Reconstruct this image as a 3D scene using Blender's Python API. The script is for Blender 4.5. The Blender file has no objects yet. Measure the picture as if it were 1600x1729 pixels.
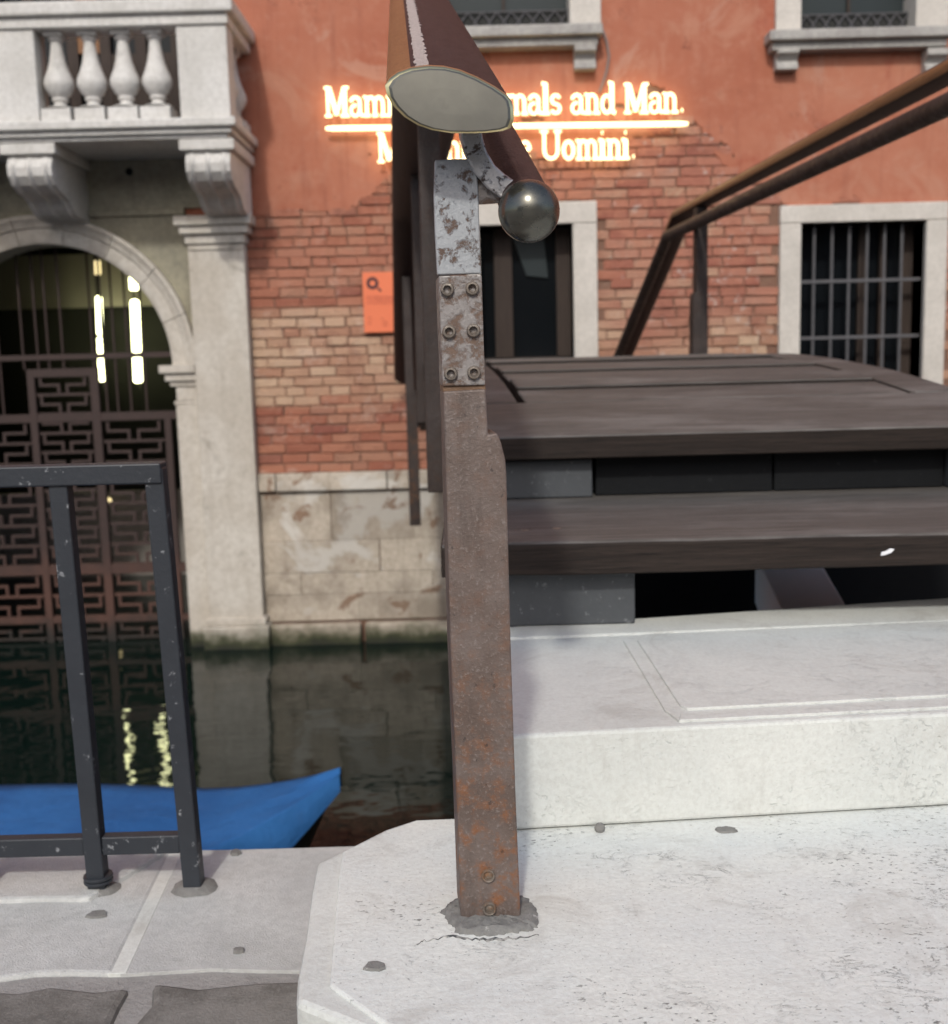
import bpy, bmesh, math, random
from mathutils import Vector, Matrix, noise
R = math.radians
rng = random.Random(11)
scene = bpy.context.scene
col = scene.collection

# ------------------------------------------------------------------ camera
ZC = 0.78
FPX = 1900.0
PITCH = math.atan(264.5 / FPX)
ROLL = 0.026
fw = Vector((0, math.cos(PITCH), -math.sin(PITCH)))
u0 = Vector((0, math.sin(PITCH), math.cos(PITCH)))
r0 = Vector((1, 0, 0))
cr = r0 * math.cos(ROLL) - u0 * math.sin(ROLL)
cu = u0 * math.cos(ROLL) + r0 * math.sin(ROLL)
CAM = Vector((0, 0, ZC))
cam = bpy.data.cameras.new('camera')
cam_o = bpy.data.objects.new('camera', cam)
col.objects.link(cam_o)
cam_o.matrix_world = Matrix(((cr.x, cu.x, -fw.x, 0), (cr.y, cu.y, -fw.y, 0), (cr.z, cu.z, -fw.z, ZC), (0, 0, 0, 1)))
cam.sensor_fit = 'VERTICAL'
cam.sensor_height = 36
cam.sensor_width = 36
cam.lens = FPX / 1729 * 36
cam.clip_start = 0.05
cam.clip_end = 400
cam.dof.use_dof = True
cam.dof.focus_distance = 1.52
cam.dof.aperture_fstop = 5.8
scene.camera = cam_o

# ------------------------------------------------------------------ world, sun, exposure
SUN_EL, SUN_AZ = R(40), R(7)          # light travels forward, a little right and down
world = bpy.data.worlds.new('World')
scene.world = world
world.use_nodes = True
wn = world.node_tree
for n in list(wn.nodes):
    wn.nodes.remove(n)
sky = wn.nodes.new('ShaderNodeTexSky')
sky.sky_type = 'NISHITA'
sky.sun_disc = False
sky.sun_elevation = SUN_EL
sky.sun_rotation = R(180) + SUN_AZ
sky.dust_density = 2.5
sky.ozone_density = 0.6
sky.altitude = 0
bg = wn.nodes.new('ShaderNodeBackground')
bg.inputs['Strength'].default_value = 0.13
wo = wn.nodes.new('ShaderNodeOutputWorld')
wn.links.new(sky.outputs[0], bg.inputs[0])
wn.links.new(bg.outputs[0], wo.inputs[0])
sun = bpy.data.lights.new('sun', 'SUN')
sun.energy = 1.5
sun.angle = R(3)
sun.color = (1.0, 0.99, 0.93)
sun_o = bpy.data.objects.new('sun', sun)
col.objects.link(sun_o)
sd = Vector((math.sin(SUN_AZ) * math.cos(SUN_EL), math.cos(SUN_AZ) * math.cos(SUN_EL), -math.sin(SUN_EL)))
sun_o.rotation_euler = sd.to_track_quat('-Z', 'Y').to_euler()
sun_o.location = (-2, -12, 6)
scene.view_settings.view_transform = 'Standard'
scene.view_settings.look = 'None'
scene.view_settings.gamma = 1
scene.view_settings.use_curve_mapping = False
scene.view_settings.exposure = 0.36
scene.render.engine = 'CYCLES'
scene.cycles.max_bounces = 8
scene.cycles.use_denoising = True

# ------------------------------------------------------------------ survey helpers (photo pixel + known distance -> world)
def ray(x, y):
    return cr * ((x - 800) / FPX) - cu * ((y - 864.5) / FPX) + fw
def at(x, y, Y):
    d = ray(x, y)
    return CAM + d * (Y / d.y)
def az(x, y, z):
    d = ray(x, y)
    return CAM + d * ((z - ZC) / d.z)
def pxof(P):
    v = Vector(P) - CAM
    k = v.dot(fw)
    return 800 + FPX * v.dot(cr) / k, 864.5 - FPX * v.dot(cu) / k
def rect(x0, y0, x1, y1, Y):
    xm, ym = (x0 + x1) / 2, (y0 + y1) / 2
    return at(x0, ym, Y).x, at(x1, ym, Y).x, at(xm, y1, Y).z, at(xm, y0, Y).z   # X0 X1 Z0 Z1

# ------------------------------------------------------------------ material kit
class NT:
    def __init__(s, name):
        s.m = bpy.data.materials.new(name)
        s.m.use_nodes = True
        s.t = s.m.node_tree
        s.b = s.t.nodes['Principled BSDF']
        g = s.t.nodes.new('ShaderNodeNewGeometry')
        s.pos = g.outputs['Position']
        s.isl = g.outputs['Random Per Island']
    def n(s, ty, **kw):
        nd = s.t.nodes.new(ty)
        for k, v in kw.items():
            setattr(nd, k, v)
        return nd
    def put(s, sock, v):
        if isinstance(v, bpy.types.NodeSocket):
            s.t.links.new(v, sock)
        elif isinstance(v, (tuple, list)) and len(v) == 3 and sock.type == 'RGBA':
            sock.default_value = (*v, 1)
        else:
            sock.default_value = v
    def scale(s, v, off=(0, 0, 0)):
        mp = s.n('ShaderNodeMapping')
        s.put(mp.inputs['Vector'], s.pos)
        mp.inputs['Scale'].default_value = v
        mp.inputs['Location'].default_value = off
        return mp.outputs[0]
    def noise(s, sc, det=4, ro=.55, vec=None, dist=0):
        nd = s.n('ShaderNodeTexNoise')
        s.put(nd.inputs['Vector'], vec or s.pos)
        nd.inputs['Scale'].default_value = sc
        nd.inputs['Detail'].default_value = det
        nd.inputs['Roughness'].default_value = ro
        nd.inputs['Distortion'].default_value = dist
        return nd.outputs['Fac']
    def vor(s, sc, vec=None, feat='F1', rnd=1):
        nd = s.n('ShaderNodeTexVoronoi', feature=feat)
        s.put(nd.inputs['Vector'], vec or s.pos)
        nd.inputs['Scale'].default_value = sc
        nd.inputs['Randomness'].default_value = rnd
        return nd.outputs['Distance']
    def step(s, v, a, b, lo=0.0, hi=1.0):
        nd = s.n('ShaderNodeMapRange', interpolation_type='SMOOTHSTEP')
        s.put(nd.inputs[0], v)
        nd.inputs[1].default_value = a
        nd.inputs[2].default_value = b
        nd.inputs[3].default_value = lo
        nd.inputs[4].default_value = hi
        return nd.outputs[0]
    def math(s, op, a, b=0.0, clamp=False):
        nd = s.n('ShaderNodeMath', operation=op, use_clamp=clamp)
        s.put(nd.inputs[0], a)
        s.put(nd.inputs[1], b)
        return nd.outputs[0]
    def mix(s, f, a, b, mode='MIX'):
        nd = s.n('ShaderNodeMix', data_type='RGBA', blend_type=mode)
        s.put(nd.inputs[0], f)
        s.put(nd.inputs[6], a)
        s.put(nd.inputs[7], b)
        return nd.outputs[2]
    def ramp(s, v, stops):
        nd = s.n('ShaderNodeValToRGB')
        s.put(nd.inputs[0], v)
        e = nd.color_ramp.elements
        while len(e) < len(stops):
            e.new(0.5)
        for el, (p, c) in zip(e, stops):
            el.position = p
            el.color = (*c, 1)
        return nd.outputs[0]
    def bump(s, h, st=.5, dist=.01, prev=None):
        nd = s.n('ShaderNodeBump')
        nd.inputs['Strength'].default_value = st
        nd.inputs['Distance'].default_value = dist
        s.put(nd.inputs['Height'], h)
        if prev:
            s.put(nd.inputs['Normal'], prev)
        s.put(s.b.inputs['Normal'], nd.outputs[0])
        return nd.outputs[0]
    def xyz(s):
        nd = s.n('ShaderNodeSeparateXYZ')
        s.put(nd.inputs[0], s.pos)
        return nd.outputs
    def objrand(s):
        return s.n('ShaderNodeObjectInfo').outputs['Random']
    def fin(s, color, rough=.7, metal=0.0, spec=None):
        s.put(s.b.inputs['Base Color'], color)
        s.put(s.b.inputs['Roughness'], rough)
        s.put(s.b.inputs['Metallic'], metal)
        if spec is not None:
            s.b.inputs['Specular IOR Level'].default_value = spec
        return s.m

M = {}
def build_materials():
    # worn Istrian stone
    def stone(name, c1, c2, stain, stain_amt=.6, crack=.5, sc=1.0, bump=.35, rough=.75, mosh=None, vary=.0):
        k = NT(name)
        a = k.noise(2.2 * sc, 6, .6)
        b = k.noise(26 * sc, 5, .65)
        c = k.mix(k.step(a, .35, .68), c1, c2)
        c = k.mix(k.step(b, .3, .75, 0, .5), c, stain)
        st = k.math('MULTIPLY', k.step(k.noise(3.1 * sc, 8, .72, dist=.6), .56, .72), stain_amt)
        c = k.mix(st, c, tuple(x * .62 for x in stain))
        fl = k.noise(70 * sc, 3, .6, vec=k.scale((1, 1.9, 1.6)))
        msk = k.step(k.noise(5 * sc, 3, .6), .47, .66)
        flf = k.math('MULTIPLY', k.step(fl, .63, .7), msk)
        c = k.mix(k.math('MULTIPLY', flf, crack), c, (.09, .09, .085))
        sk = k.noise(1.6, 5, .65, vec=k.scale((6, 6, .55)))
        c = k.mix(k.step(sk, .52, .72, 0, stain_amt * .6), c, stain)
        if name == 'plinth_stone':
            c = k.mix(k.step(k.noise(1.5, 5, .6, dist=.4), .53, .59, 0, .8), c, (.66, .63, .58))
            c = k.mix(k.step(k.noise(4.2, 5, .6, dist=.5), .60, .65, 0, .85), c, (.22, .12, .07))
            c = k.mix(k.step(k.noise(2.2, 6, .65), .52, .64, 0, .65), c, (.27, .225, .175))
        if vary:
            c = k.mix(k.math('MULTIPLY', k.objrand(), vary), c, tuple(x * .55 for x in stain))
        if mosh is not None:
            z = k.xyz()[2]
            g = k.math('ADD', z, k.math('MULTIPLY', k.noise(6, 4), .28))
            c = k.mix(k.step(g, mosh + .34, mosh + .16), c, (.05, .055, .02))
            c = k.mix(k.step(g, mosh + .25, mosh + .08), c, (.012, .013, .008))
        h = k.math('ADD', k.math('MULTIPLY', b, .6), k.math('MULTIPLY', flf, -1.2))
        h = k.math('ADD', h, k.noise(160 * sc, 2))
        k.bump(h, bump, .004)
        M[name] = k.fin(c, rough)
    zw = ZW
    stone('facade_stone', (.60, .56, .50), (.49, .44, .375), (.34, .295, .24), .6, .25, 1.0, .4, .75, zw)
    stone('balcony_stone', (.66, .64, .61), (.56, .54, .505), (.38, .36, .33), .55, .35, 1.2, .4)
    stone('plinth_stone', (.64, .56, .46), (.45, .39, .32), (.27, .21, .155), .85, .25, .9, .6, .8, zw, .45)
    stone('sill_stone', (.44, .42, .39), (.33, .31, .29), (.2, .19, .18), .6, .4, 1.4, .5)
    stone('frame_stone', (.62, .575, .52), (.53, .49, .44), (.4, .37, .33), .35, .2, 1.4, .4)
    stone('kerb', (.57, .57, .55), (.48, .48, .465), (.37, .37, .355), .5, .25, 2.2, .6)
    stone('spandrel_stone', (.36, .33, .24), (.25, .23, .17), (.14, .13, .1), .7, .4, 1.0, .4)

    # landing: pale stone with dark pores and hairline veins
    def landing(name, base, cool, dirt, pore):
        k = NT(name)
        a = k.noise(3.0, 6, .62)
        c = k.mix(k.step(a, .32, .7), base, cool)
        fine = k.noise(120, 4, .7)
        c = k.mix(k.step(fine, .35, .7, .0, .35), c, dirt)
        x = k.xyz()
        vv = k.scale((1.0, 1.7, 1.4))
        ridge = k.math('ABSOLUTE', k.math('SUBTRACT', k.noise(16, 7, .68, vec=vv, dist=1.2), .5))
        msk = k.step(k.math('ADD', k.noise(3.4, 3, .6), k.math('MULTIPLY', x[0], .16)), .53, .68)
        vein = k.math('MULTIPLY', k.math('MULTIPLY', k.step(ridge, .014, .0), msk), k.step(k.noise(11, 3, .6), .47, .6))
        pores = k.math('MULTIPLY', k.step(k.noise(80, 4, .6, vec=vv), .59, .66), k.step(k.math('ADD', k.noise(4.5, 4, .6), k.math('MULTIPLY', x[0], .14)), .53, .68))
        pores = k.math('MAXIMUM', pores, k.math('MULTIPLY', k.step(k.noise(210, 2, .5), .66, .72), .6))
        d = k.math('MAXIMUM', k.math('MULTIPLY', vein, .95), k.math('MULTIPLY', pores, .95))
        c = k.mix(k.math('MULTIPLY', d, pore), c, (.15, .15, .14))
        soft = k.step(k.noise(5.5, 7, .72, dist=.8), .50, .72, 0, .75)
        c = k.mix(soft, c, dirt)
        h = k.math('ADD', k.math('MULTIPLY', fine, .7), k.math('MULTIPLY', d, -1.5))
        h = k.math('ADD', h, k.math('MULTIPLY', k.noise(26, 5, .6), 1.5))
        k.bump(h, .5, .003)
        M[name] = k.fin(c, .62)
    landing('landing', (.725, .735, .69), (.655, .68, .66), (.47, .46, .425), 1.0)
    landing('step', (.66, .67, .63), (.59, .605, .575), (.45, .44, .405), .12)

    # dark rough paving
    k = NT('trachyte')
    a = k.noise(9, 6, .65)
    c = k.mix(k.step(a, .35, .65), (.125, .12, .108), (.25, .24, .222))
    c = k.mix(k.math('MULTIPLY', k.objrand(), .5), c, (.09, .078, .07))
    c = k.mix(k.step(k.noise(150, 2), .5, .72, 0, .4), c, (.24, .23, .215))
    k.bump(k.math('ADD', k.math('MULTIPLY', k.noise(45, 6, .7), 1.0), k.noise(200, 2)), .4, .005)
    M['trachyte'] = k.fin(c, .8)
    k = NT('mortar_joint')
    a = k.noise(24, 6, .7)
    c = k.mix(a, (.2, .19, .18), (.38, .365, .35))
    k.bump(k.noise(80, 5, .7), .8, .006)
    M['mortar_joint'] = k.fin(c, .9)
    k = NT('joint_dirt')
    M['joint_dirt'] = k.fin(k.mix(k.step(k.noise(60, 4, .7), .42, .6), (.06, .065, .065), (.42, .41, .38)), .9)
    k = NT('cement')
    a = k.noise(60, 5, .7)
    c = k.mix(a, (.11, .108, .102), (.28, .272, .255))
    c = k.mix(k.step(k.noise(34, 6, .75), .6, .68, 0, .8), c, (.48, .47, .44))
    k.bump(a, .8, .005)
    M['cement'] = k.fin(c, .85)

    # stucco
    k = NT('stucco')
    a = k.noise(.9, 6, .6, dist=.5)
    b = k.noise(2.6, 7, .65, dist=.7)
    c = k.mix(k.step(a, .36, .66), (.41, .155, .092), (.35, .112, .062))
    c = k.mix(k.step(b, .5, .66, 0, .75), c, (.43, .195, .125))
    c = k.mix(k.step(k.noise(1.7, 6, .7), .60, .68, 0, .55), c, (.31, .07, .037))
    c = k.mix(k.step(k.noise(12, 5, .7), .45, .8, 0, .4), c, (.46, .22, .15))
    c = k.mix(k.step(k.noise(1.3, 6, .7, vec=k.scale((7, 7, .5))), .52, .72, 0, .5), c, (.25, .075, .045))
    c = k.mix(k.step(k.noise(1.1, 7, .72, dist=1.0), .58, .66, 0, .55), c, (.45, .25, .18))
    crk = k.math('MULTIPLY', k.step(k.math('ABSOLUTE', k.math('SUBTRACT', k.noise(1.5, 6, .62, dist=.8), .5)), .006, .001), k.step(k.noise(.9, 3), .5, .6))
    c = k.mix(k.math('MULTIPLY', crk, .7), c, (.13, .04, .025))
    k.bump(k.math('ADD', k.noise(9, 7, .7), k.math('MULTIPLY', b, 2)), .35, .012)
    M['stucco'] = k.fin(c, .88)

    # brick
    k = NT('brick')
    rnd = k.math('FRACT', k.math('ADD', k.objrand(), k.isl))
    red = k.ramp(rnd, [(0, (.27, .09, .055)), (.3, (.33, .125, .075)), (.55, (.37, .155, .095)), (.8, (.36, .185, .12)), (1, (.24, .08, .055))])
    tan = k.ramp(rnd, [(0, (.35, .18, .115)), (.3, (.41, .24, .155)), (.6, (.46, .30, .20)), (.85, (.50, .345, .235)), (1, (.33, .13, .08))])
    pur = k.ramp(rnd, [(0, (.25, .085, .06)), (.4, (.34, .125, .085)), (.7, (.38, .19, .135)), (1, (.45, .30, .2))])
    x = k.xyz()
    # the paler courses half way up the wall, and the purple ones right of the sign
    band = k.math('MULTIPLY', k.step(x[2], .30, .55), k.step(x[2], 1.28, 1.12))
    tf = k.math('ADD', k.math('MULTIPLY', band, .52), k.math('MULTIPLY', k.noise(.85, 3), .75))
    c = k.mix(k.step(tf, .58, .86), red, tan)
    pf = k.math('MULTIPLY', k.step(x[0], .7, 1.3), k.step(k.math('ADD', x[2], k.math('MULTIPLY', k.noise(1.2, 3), .7)), 1.1, 1.5))
    c = k.mix(k.math('MULTIPLY', pf, .8), c, pur)
    c = k.mix(k.step(k.noise(5.5, 6, .72), .55, .72, 0, .5), c, (.56, .42, .34))
    c = k.mix(k.step(k.noise(3.2, 5, .7), .56, .74, 0, .55), c, (.17, .06, .04))
    up = k.step(k.math('ADD', x[2], k.math('MULTIPLY', k.noise(1.4, 4), .8)), 1.35, 2.1)
    c = k.mix(k.math('MULTIPLY', k.step(k.noise(3.4, 6, .7, dist=.6), .42, .58), k.math('ADD', k.math('MULTIPLY', up, .65), .12)), c, (.40, .165, .105))
    c = k.mix(k.math('MULTIPLY', k.step(k.noise(9, 6, .75), .58, .68), k.math('ADD', k.math('MULTIPLY', k.step(x[0], .6, 1.4), .5), .2)), c, (.52, .44, .39))
    k.bump(k.math('ADD', k.noise(40, 5, .7), k.math('MULTIPLY', k.noise(10, 3), 1.5)), .7, .012)
    M['brick'] = k.fin(c, .88)
    k = NT('mortar')
    a = k.noise(14, 5, .7)
    c = k.mix(a, (.15, .075, .052), (.25, .145, .10))
    c = k.mix(k.step(k.noise(2.2, 5, .7), .54, .7, 0, .6), c, (.36, .26, .21))
    k.bump(k.noise(50, 5, .7), .8, .01)
    M['mortar'] = k.fin(c, .95)

    k = NT('pale_plaster')
    M['pale_plaster'] = k.fin(k.mix(k.noise(.8, 5), (.42, .42, .37), (.5, .5, .44)), .9)
    k = NT('ochre')
    M['ochre'] = k.fin(k.mix(k.noise(.8, 5), (.42, .36, .22), (.5, .44, .30)), .9)
    # rusty brown steel of the posts
    def rust(name, base, alt, spot, light, amt, rough=.55):
        k = NT(name)
        a = k.noise(7, 6, .65, dist=.4)
        b = k.noise(210, 3, .65)
        f = k.noise(34, 6, .7)
        c = k.mix(k.step(a, .36, .64), base, alt)
        c = k.mix(k.step(k.noise(2.5, 6, .7, vec=k.scale((9, 9, 1.6))), .45, .7, 0, .55), c, tuple(v * .55 for v in base))
        z = k.xyz()[2]
        low = k.step(z, .55, .02, 0, 1.15)
        og = k.math('MULTIPLY', k.step(f, .46, .68), k.math('ADD', k.math('MULTIPLY', low, .8), .15))
        c = k.mix(og, c, spot)
        c = k.mix(k.step(b, .54, .74, 0, amt), c, light)
        c = k.mix(k.step(k.noise(60, 5, .7), .62, .72, 0, .7), c, (.03, .024, .022))
        k.bump(k.math('ADD', b, k.math('MULTIPLY', f, .8)), .5, .0022)
        M[name] = k.fin(c, k.step(f, .3, .7, rough - .08, rough + .2), .25)
    rust('rusty_steel', (.118, .084, .069), (.165, .130, .115), (.225, .095, .042), (.30, .26, .24), .45)
    rust('dark_steel', (.032, .022, .019), (.05, .037, .033), (.11, .055, .03), (.12, .095, .085), .4)
    rust('bolt_steel', (.12, .10, .085), (.2, .17, .14), (.2, .10, .045), (.34, .3, .26), .5, .4)
    rust('rust_band', (.15, .085, .05), (.19, .115, .07), (.22, .11, .05), (.25, .17, .12), .4)
    # grey metal with flakes of rust
    def galv(name, grey, pale, rusty, th, sc=1.0, metal=.35):
        k = NT(name)
        a = k.noise(22 * sc, 7, .72, dist=.3)
        b = k.noise(190, 3, .7)
        f = k.noise(48 * sc, 5, .65)
        c = k.mix(b, grey, pale)
        rf = k.step(a, th, th + (.16 if name == 'splice_steel' else .09))
        c = k.mix(rf, c, k.mix(f, tuple(v * .45 for v in rusty), rusty))
        c = k.mix(k.step(b, .6, .78, 0, .6), c, tuple(min(1, v * 1.5) for v in pale))
        k.bump(k.math('ADD', k.math('MULTIPLY', rf, -1.0), k.math('MULTIPLY', b, .6)), .5, .0025)
        M[name] = k.fin(c, k.step(rf, 0, 1, .42, .75), k.step(rf, 0, 1, metal, .05))
    galv('flaked_grey_steel', (.27, .285, .30), (.39, .405, .425), (.16, .105, .08), .515, 1.7, .15)
    galv('splice_steel', (.20, .18, .17), (.32, .30, .29), (.20, .13, .095), .44, 2.2, .2)
    galv('bracket_steel', (.32, .32, .33), (.55, .54, .53), (.11, .075, .06), .52, 2.6, .5)

    # black painted iron with chips
    k = NT('black_iron')
    a = k.noise(16, 6, .7)
    c = k.mix(a, (.017, .020, .026), (.030, .035, .043))
    c = k.mix(k.step(k.noise(36, 6, .72), .62, .67, 0, .8), c, (.25, .26, .275))
    k.bump(k.noise(110, 4, .7), .3, .0025)
    M['black_iron'] = k.fin(c, .48)
    k = NT('black_paint')
    a = k.noise(14, 5, .7)
    c = k.mix(a, (.004, .0045, .0055), (.008, .009, .0105))
    c = k.mix(k.step(k.noise(50, 5, .7), .63, .7, 0, .35), c, (.06, .062, .066))
    k.bump(k.noise(70, 4), .3, .003)
    M['black_paint'] = k.fin(c, .65, spec=.2)
    k = NT('grey_paint')
    a = k.noise(14, 6, .7)
    z = k.xyz()[2]
    c = k.mix(a, (.046, .05, .055), (.072, .078, .085))
    c = k.mix(k.step(k.noise(55, 5, .75), .6, .68, 0, .7), c, (.24, .25, .26))
    k.bump(k.noise(90, 4), .3, .003)
    M['grey_paint'] = k.fin(c, .55)

    # tread wood, grain along x
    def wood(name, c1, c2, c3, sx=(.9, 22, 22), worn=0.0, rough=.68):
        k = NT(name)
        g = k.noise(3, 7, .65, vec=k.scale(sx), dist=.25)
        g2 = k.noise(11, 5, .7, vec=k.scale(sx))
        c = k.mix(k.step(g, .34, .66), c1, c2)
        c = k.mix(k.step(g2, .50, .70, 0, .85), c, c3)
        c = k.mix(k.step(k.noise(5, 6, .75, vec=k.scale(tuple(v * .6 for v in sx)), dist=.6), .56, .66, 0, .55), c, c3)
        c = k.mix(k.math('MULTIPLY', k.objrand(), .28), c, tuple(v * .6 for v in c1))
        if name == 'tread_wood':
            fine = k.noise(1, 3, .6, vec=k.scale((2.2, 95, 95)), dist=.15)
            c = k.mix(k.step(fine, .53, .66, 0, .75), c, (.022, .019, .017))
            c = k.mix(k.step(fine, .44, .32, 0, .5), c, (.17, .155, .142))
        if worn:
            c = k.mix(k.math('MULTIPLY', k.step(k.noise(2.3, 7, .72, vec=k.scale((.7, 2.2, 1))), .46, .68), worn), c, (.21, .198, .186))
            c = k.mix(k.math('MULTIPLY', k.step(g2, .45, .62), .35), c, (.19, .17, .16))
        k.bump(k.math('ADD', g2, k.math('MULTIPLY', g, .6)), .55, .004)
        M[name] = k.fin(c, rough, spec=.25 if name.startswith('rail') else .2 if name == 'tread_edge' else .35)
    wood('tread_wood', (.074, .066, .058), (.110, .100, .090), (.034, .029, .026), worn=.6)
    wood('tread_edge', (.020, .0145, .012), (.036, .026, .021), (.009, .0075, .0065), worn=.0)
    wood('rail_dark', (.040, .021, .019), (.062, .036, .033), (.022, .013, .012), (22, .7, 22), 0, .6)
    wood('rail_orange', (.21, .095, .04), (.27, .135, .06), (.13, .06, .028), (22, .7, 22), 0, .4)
    wood('rail_pale', (.42, .36, .33), (.52, .46, .43), (.24, .16, .13), (60, 8, 60), 0, .6)
    wood('brown_timber', (.034, .022, .017), (.05, .034, .026), (.022, .015, .012), (12, 12, .8))

    k = NT('brass')
    a = k.noise(30, 5, .6)
    c = k.mix(k.step(k.noise(9, 5, .6), .35, .7), (.125, .122, .108), (.165, .16, .138))
    c = k.mix(k.step(a, .6, .75, 0, .3), c, (.10, .096, .085))
    k.bump(k.noise(300, 2), .05, .0004)
    M['brass'] = k.fin(c, k.step(a, .3, .7, .36, .42), .7)
    k = NT('bright_brass')
    c = k.mix(k.noise(40, 4), (.72, .60, .28), (.86, .76, .46))
    M['bright_brass'] = k.fin(c, .3, 1.0)
    k = NT('dark_bronze')
    a = k.noise(50, 5, .6)
    c = k.mix(a, (.10, .10, .088), (.17, .165, .14))
    k.bump(k.noise(150, 3), .1, .001)
    M['dark_bronze'] = k.fin(c, k.step(a, .3, .7, .2, .32), .85)

    k = NT('tarp')
    a = k.noise(3, 4)
    c = k.mix(a, (.022, .12, .34), (.034, .155, .42))
    c = k.mix(k.step(k.noise(2.2, 3, .5, vec=k.scale((1, .15, .15))), .45, .58, 0, .35), c, (.012, .075, .25))
    c = k.mix(k.step(k.noise(14, 6, .7), .55, .75, 0, .4), c, (.06, .15, .36))
    k.bump(k.math('ADD', k.noise(500, 2), k.math('MULTIPLY', k.noise(6, 5, .6), 9)), .5, .012)
    M['tarp'] = k.fin(c, .8, spec=.25)
    k = NT('hull')
    M['hull'] = k.fin(k.mix(k.noise(9, 4), (.02, .02, .018), (.05, .045, .035)), .5)

    # canal water: dark, still, slightly rippled
    k = NT('water')
    w1 = k.noise(1.9, 3, .5, vec=k.scale((1, 1.5, 1)))
    w2 = k.noise(7, 2, .5, vec=k.scale((1, 1.6, 1)))
    k.bump(k.math('ADD', w1, k.math('MULTIPLY', w2, .07)), .28, .022)
    k.b.inputs['IOR'].default_value = 1.33
    M['water'] = k.fin((.004, .010, .008), .03, spec=.36)

    # gate iron, rustier near the water
    k = NT('gate_iron')
    z = k.math('ADD', k.xyz()[2], k.math('MULTIPLY', k.noise(7, 5), .5))
    c = k.mix(k.noise(20, 5), (.028, .017, .015), (.05, .027, .023))
    c = k.mix(k.step(z, -.3, -.8, 0, .5), c, (.12, .05, .032))
    c = k.mix(k.step(z, ZW + .55, ZW + .25), c, (.02, .015, .012))
    M['gate_iron'] = k.fin(c, .7)
    k = NT('grille_iron')
    M['grille_iron'] = k.fin(k.mix(k.noise(20, 5), (.06, .06, .066), (.12, .115, .12)), .6)
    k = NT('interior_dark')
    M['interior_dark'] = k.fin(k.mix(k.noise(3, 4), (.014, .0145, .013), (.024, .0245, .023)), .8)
    k = NT('interior_wall')
    M['interior_wall'] = k.fin(k.mix(k.noise(2, 5), (.2, .18, .16), (.34, .31, .28)), .8)
    k = NT('glass')
    M['glass'] = k.fin(k.mix(k.noise(2, 2), (.004, .005, .006), (.008, .010, .012)), .12, spec=.22)
    k = NT('shutter_blue')
    M['shutter_blue'] = k.fin(k.mix(k.noise(5, 5), (.016, .024, .026), (.028, .036, .038)), .4, spec=.25)
    k = NT('cable')
    M['cable'] = k.fin((.22, .17, .155), .7)
    k = NT('sign_orange')
    M['sign_orange'] = k.fin(k.mix(k.noise(6, 3), (.70, .165, .07), (.76, .19, .08)), .6)
    k = NT('sign_print')
    M['sign_print'] = k.fin((.45, .10, .05), .6)
    k = NT('sign_emblem')
    M['sign_emblem'] = k.fin((.045, .012, .018), .6)
    k = NT('white_scrap')
    M['white_scrap'] = k.fin((.75, .75, .77), .8)
    def emit(name, c, s):
        k = NT(name)
        k.b.inputs['Emission Color'].default_value = (*c, 1)
        k.b.inputs['Emission Strength'].default_value = s
        M[name] = k.fin(tuple(x * .8 for x in c), .4)
    emit('neon', (1.0, .80, .42), 2.6)
    emit('tube_light', (1.0, 1.0, .55), 6.0)
    emit('dim_lamp', (1.0, .8, .4), 1.2)

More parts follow.
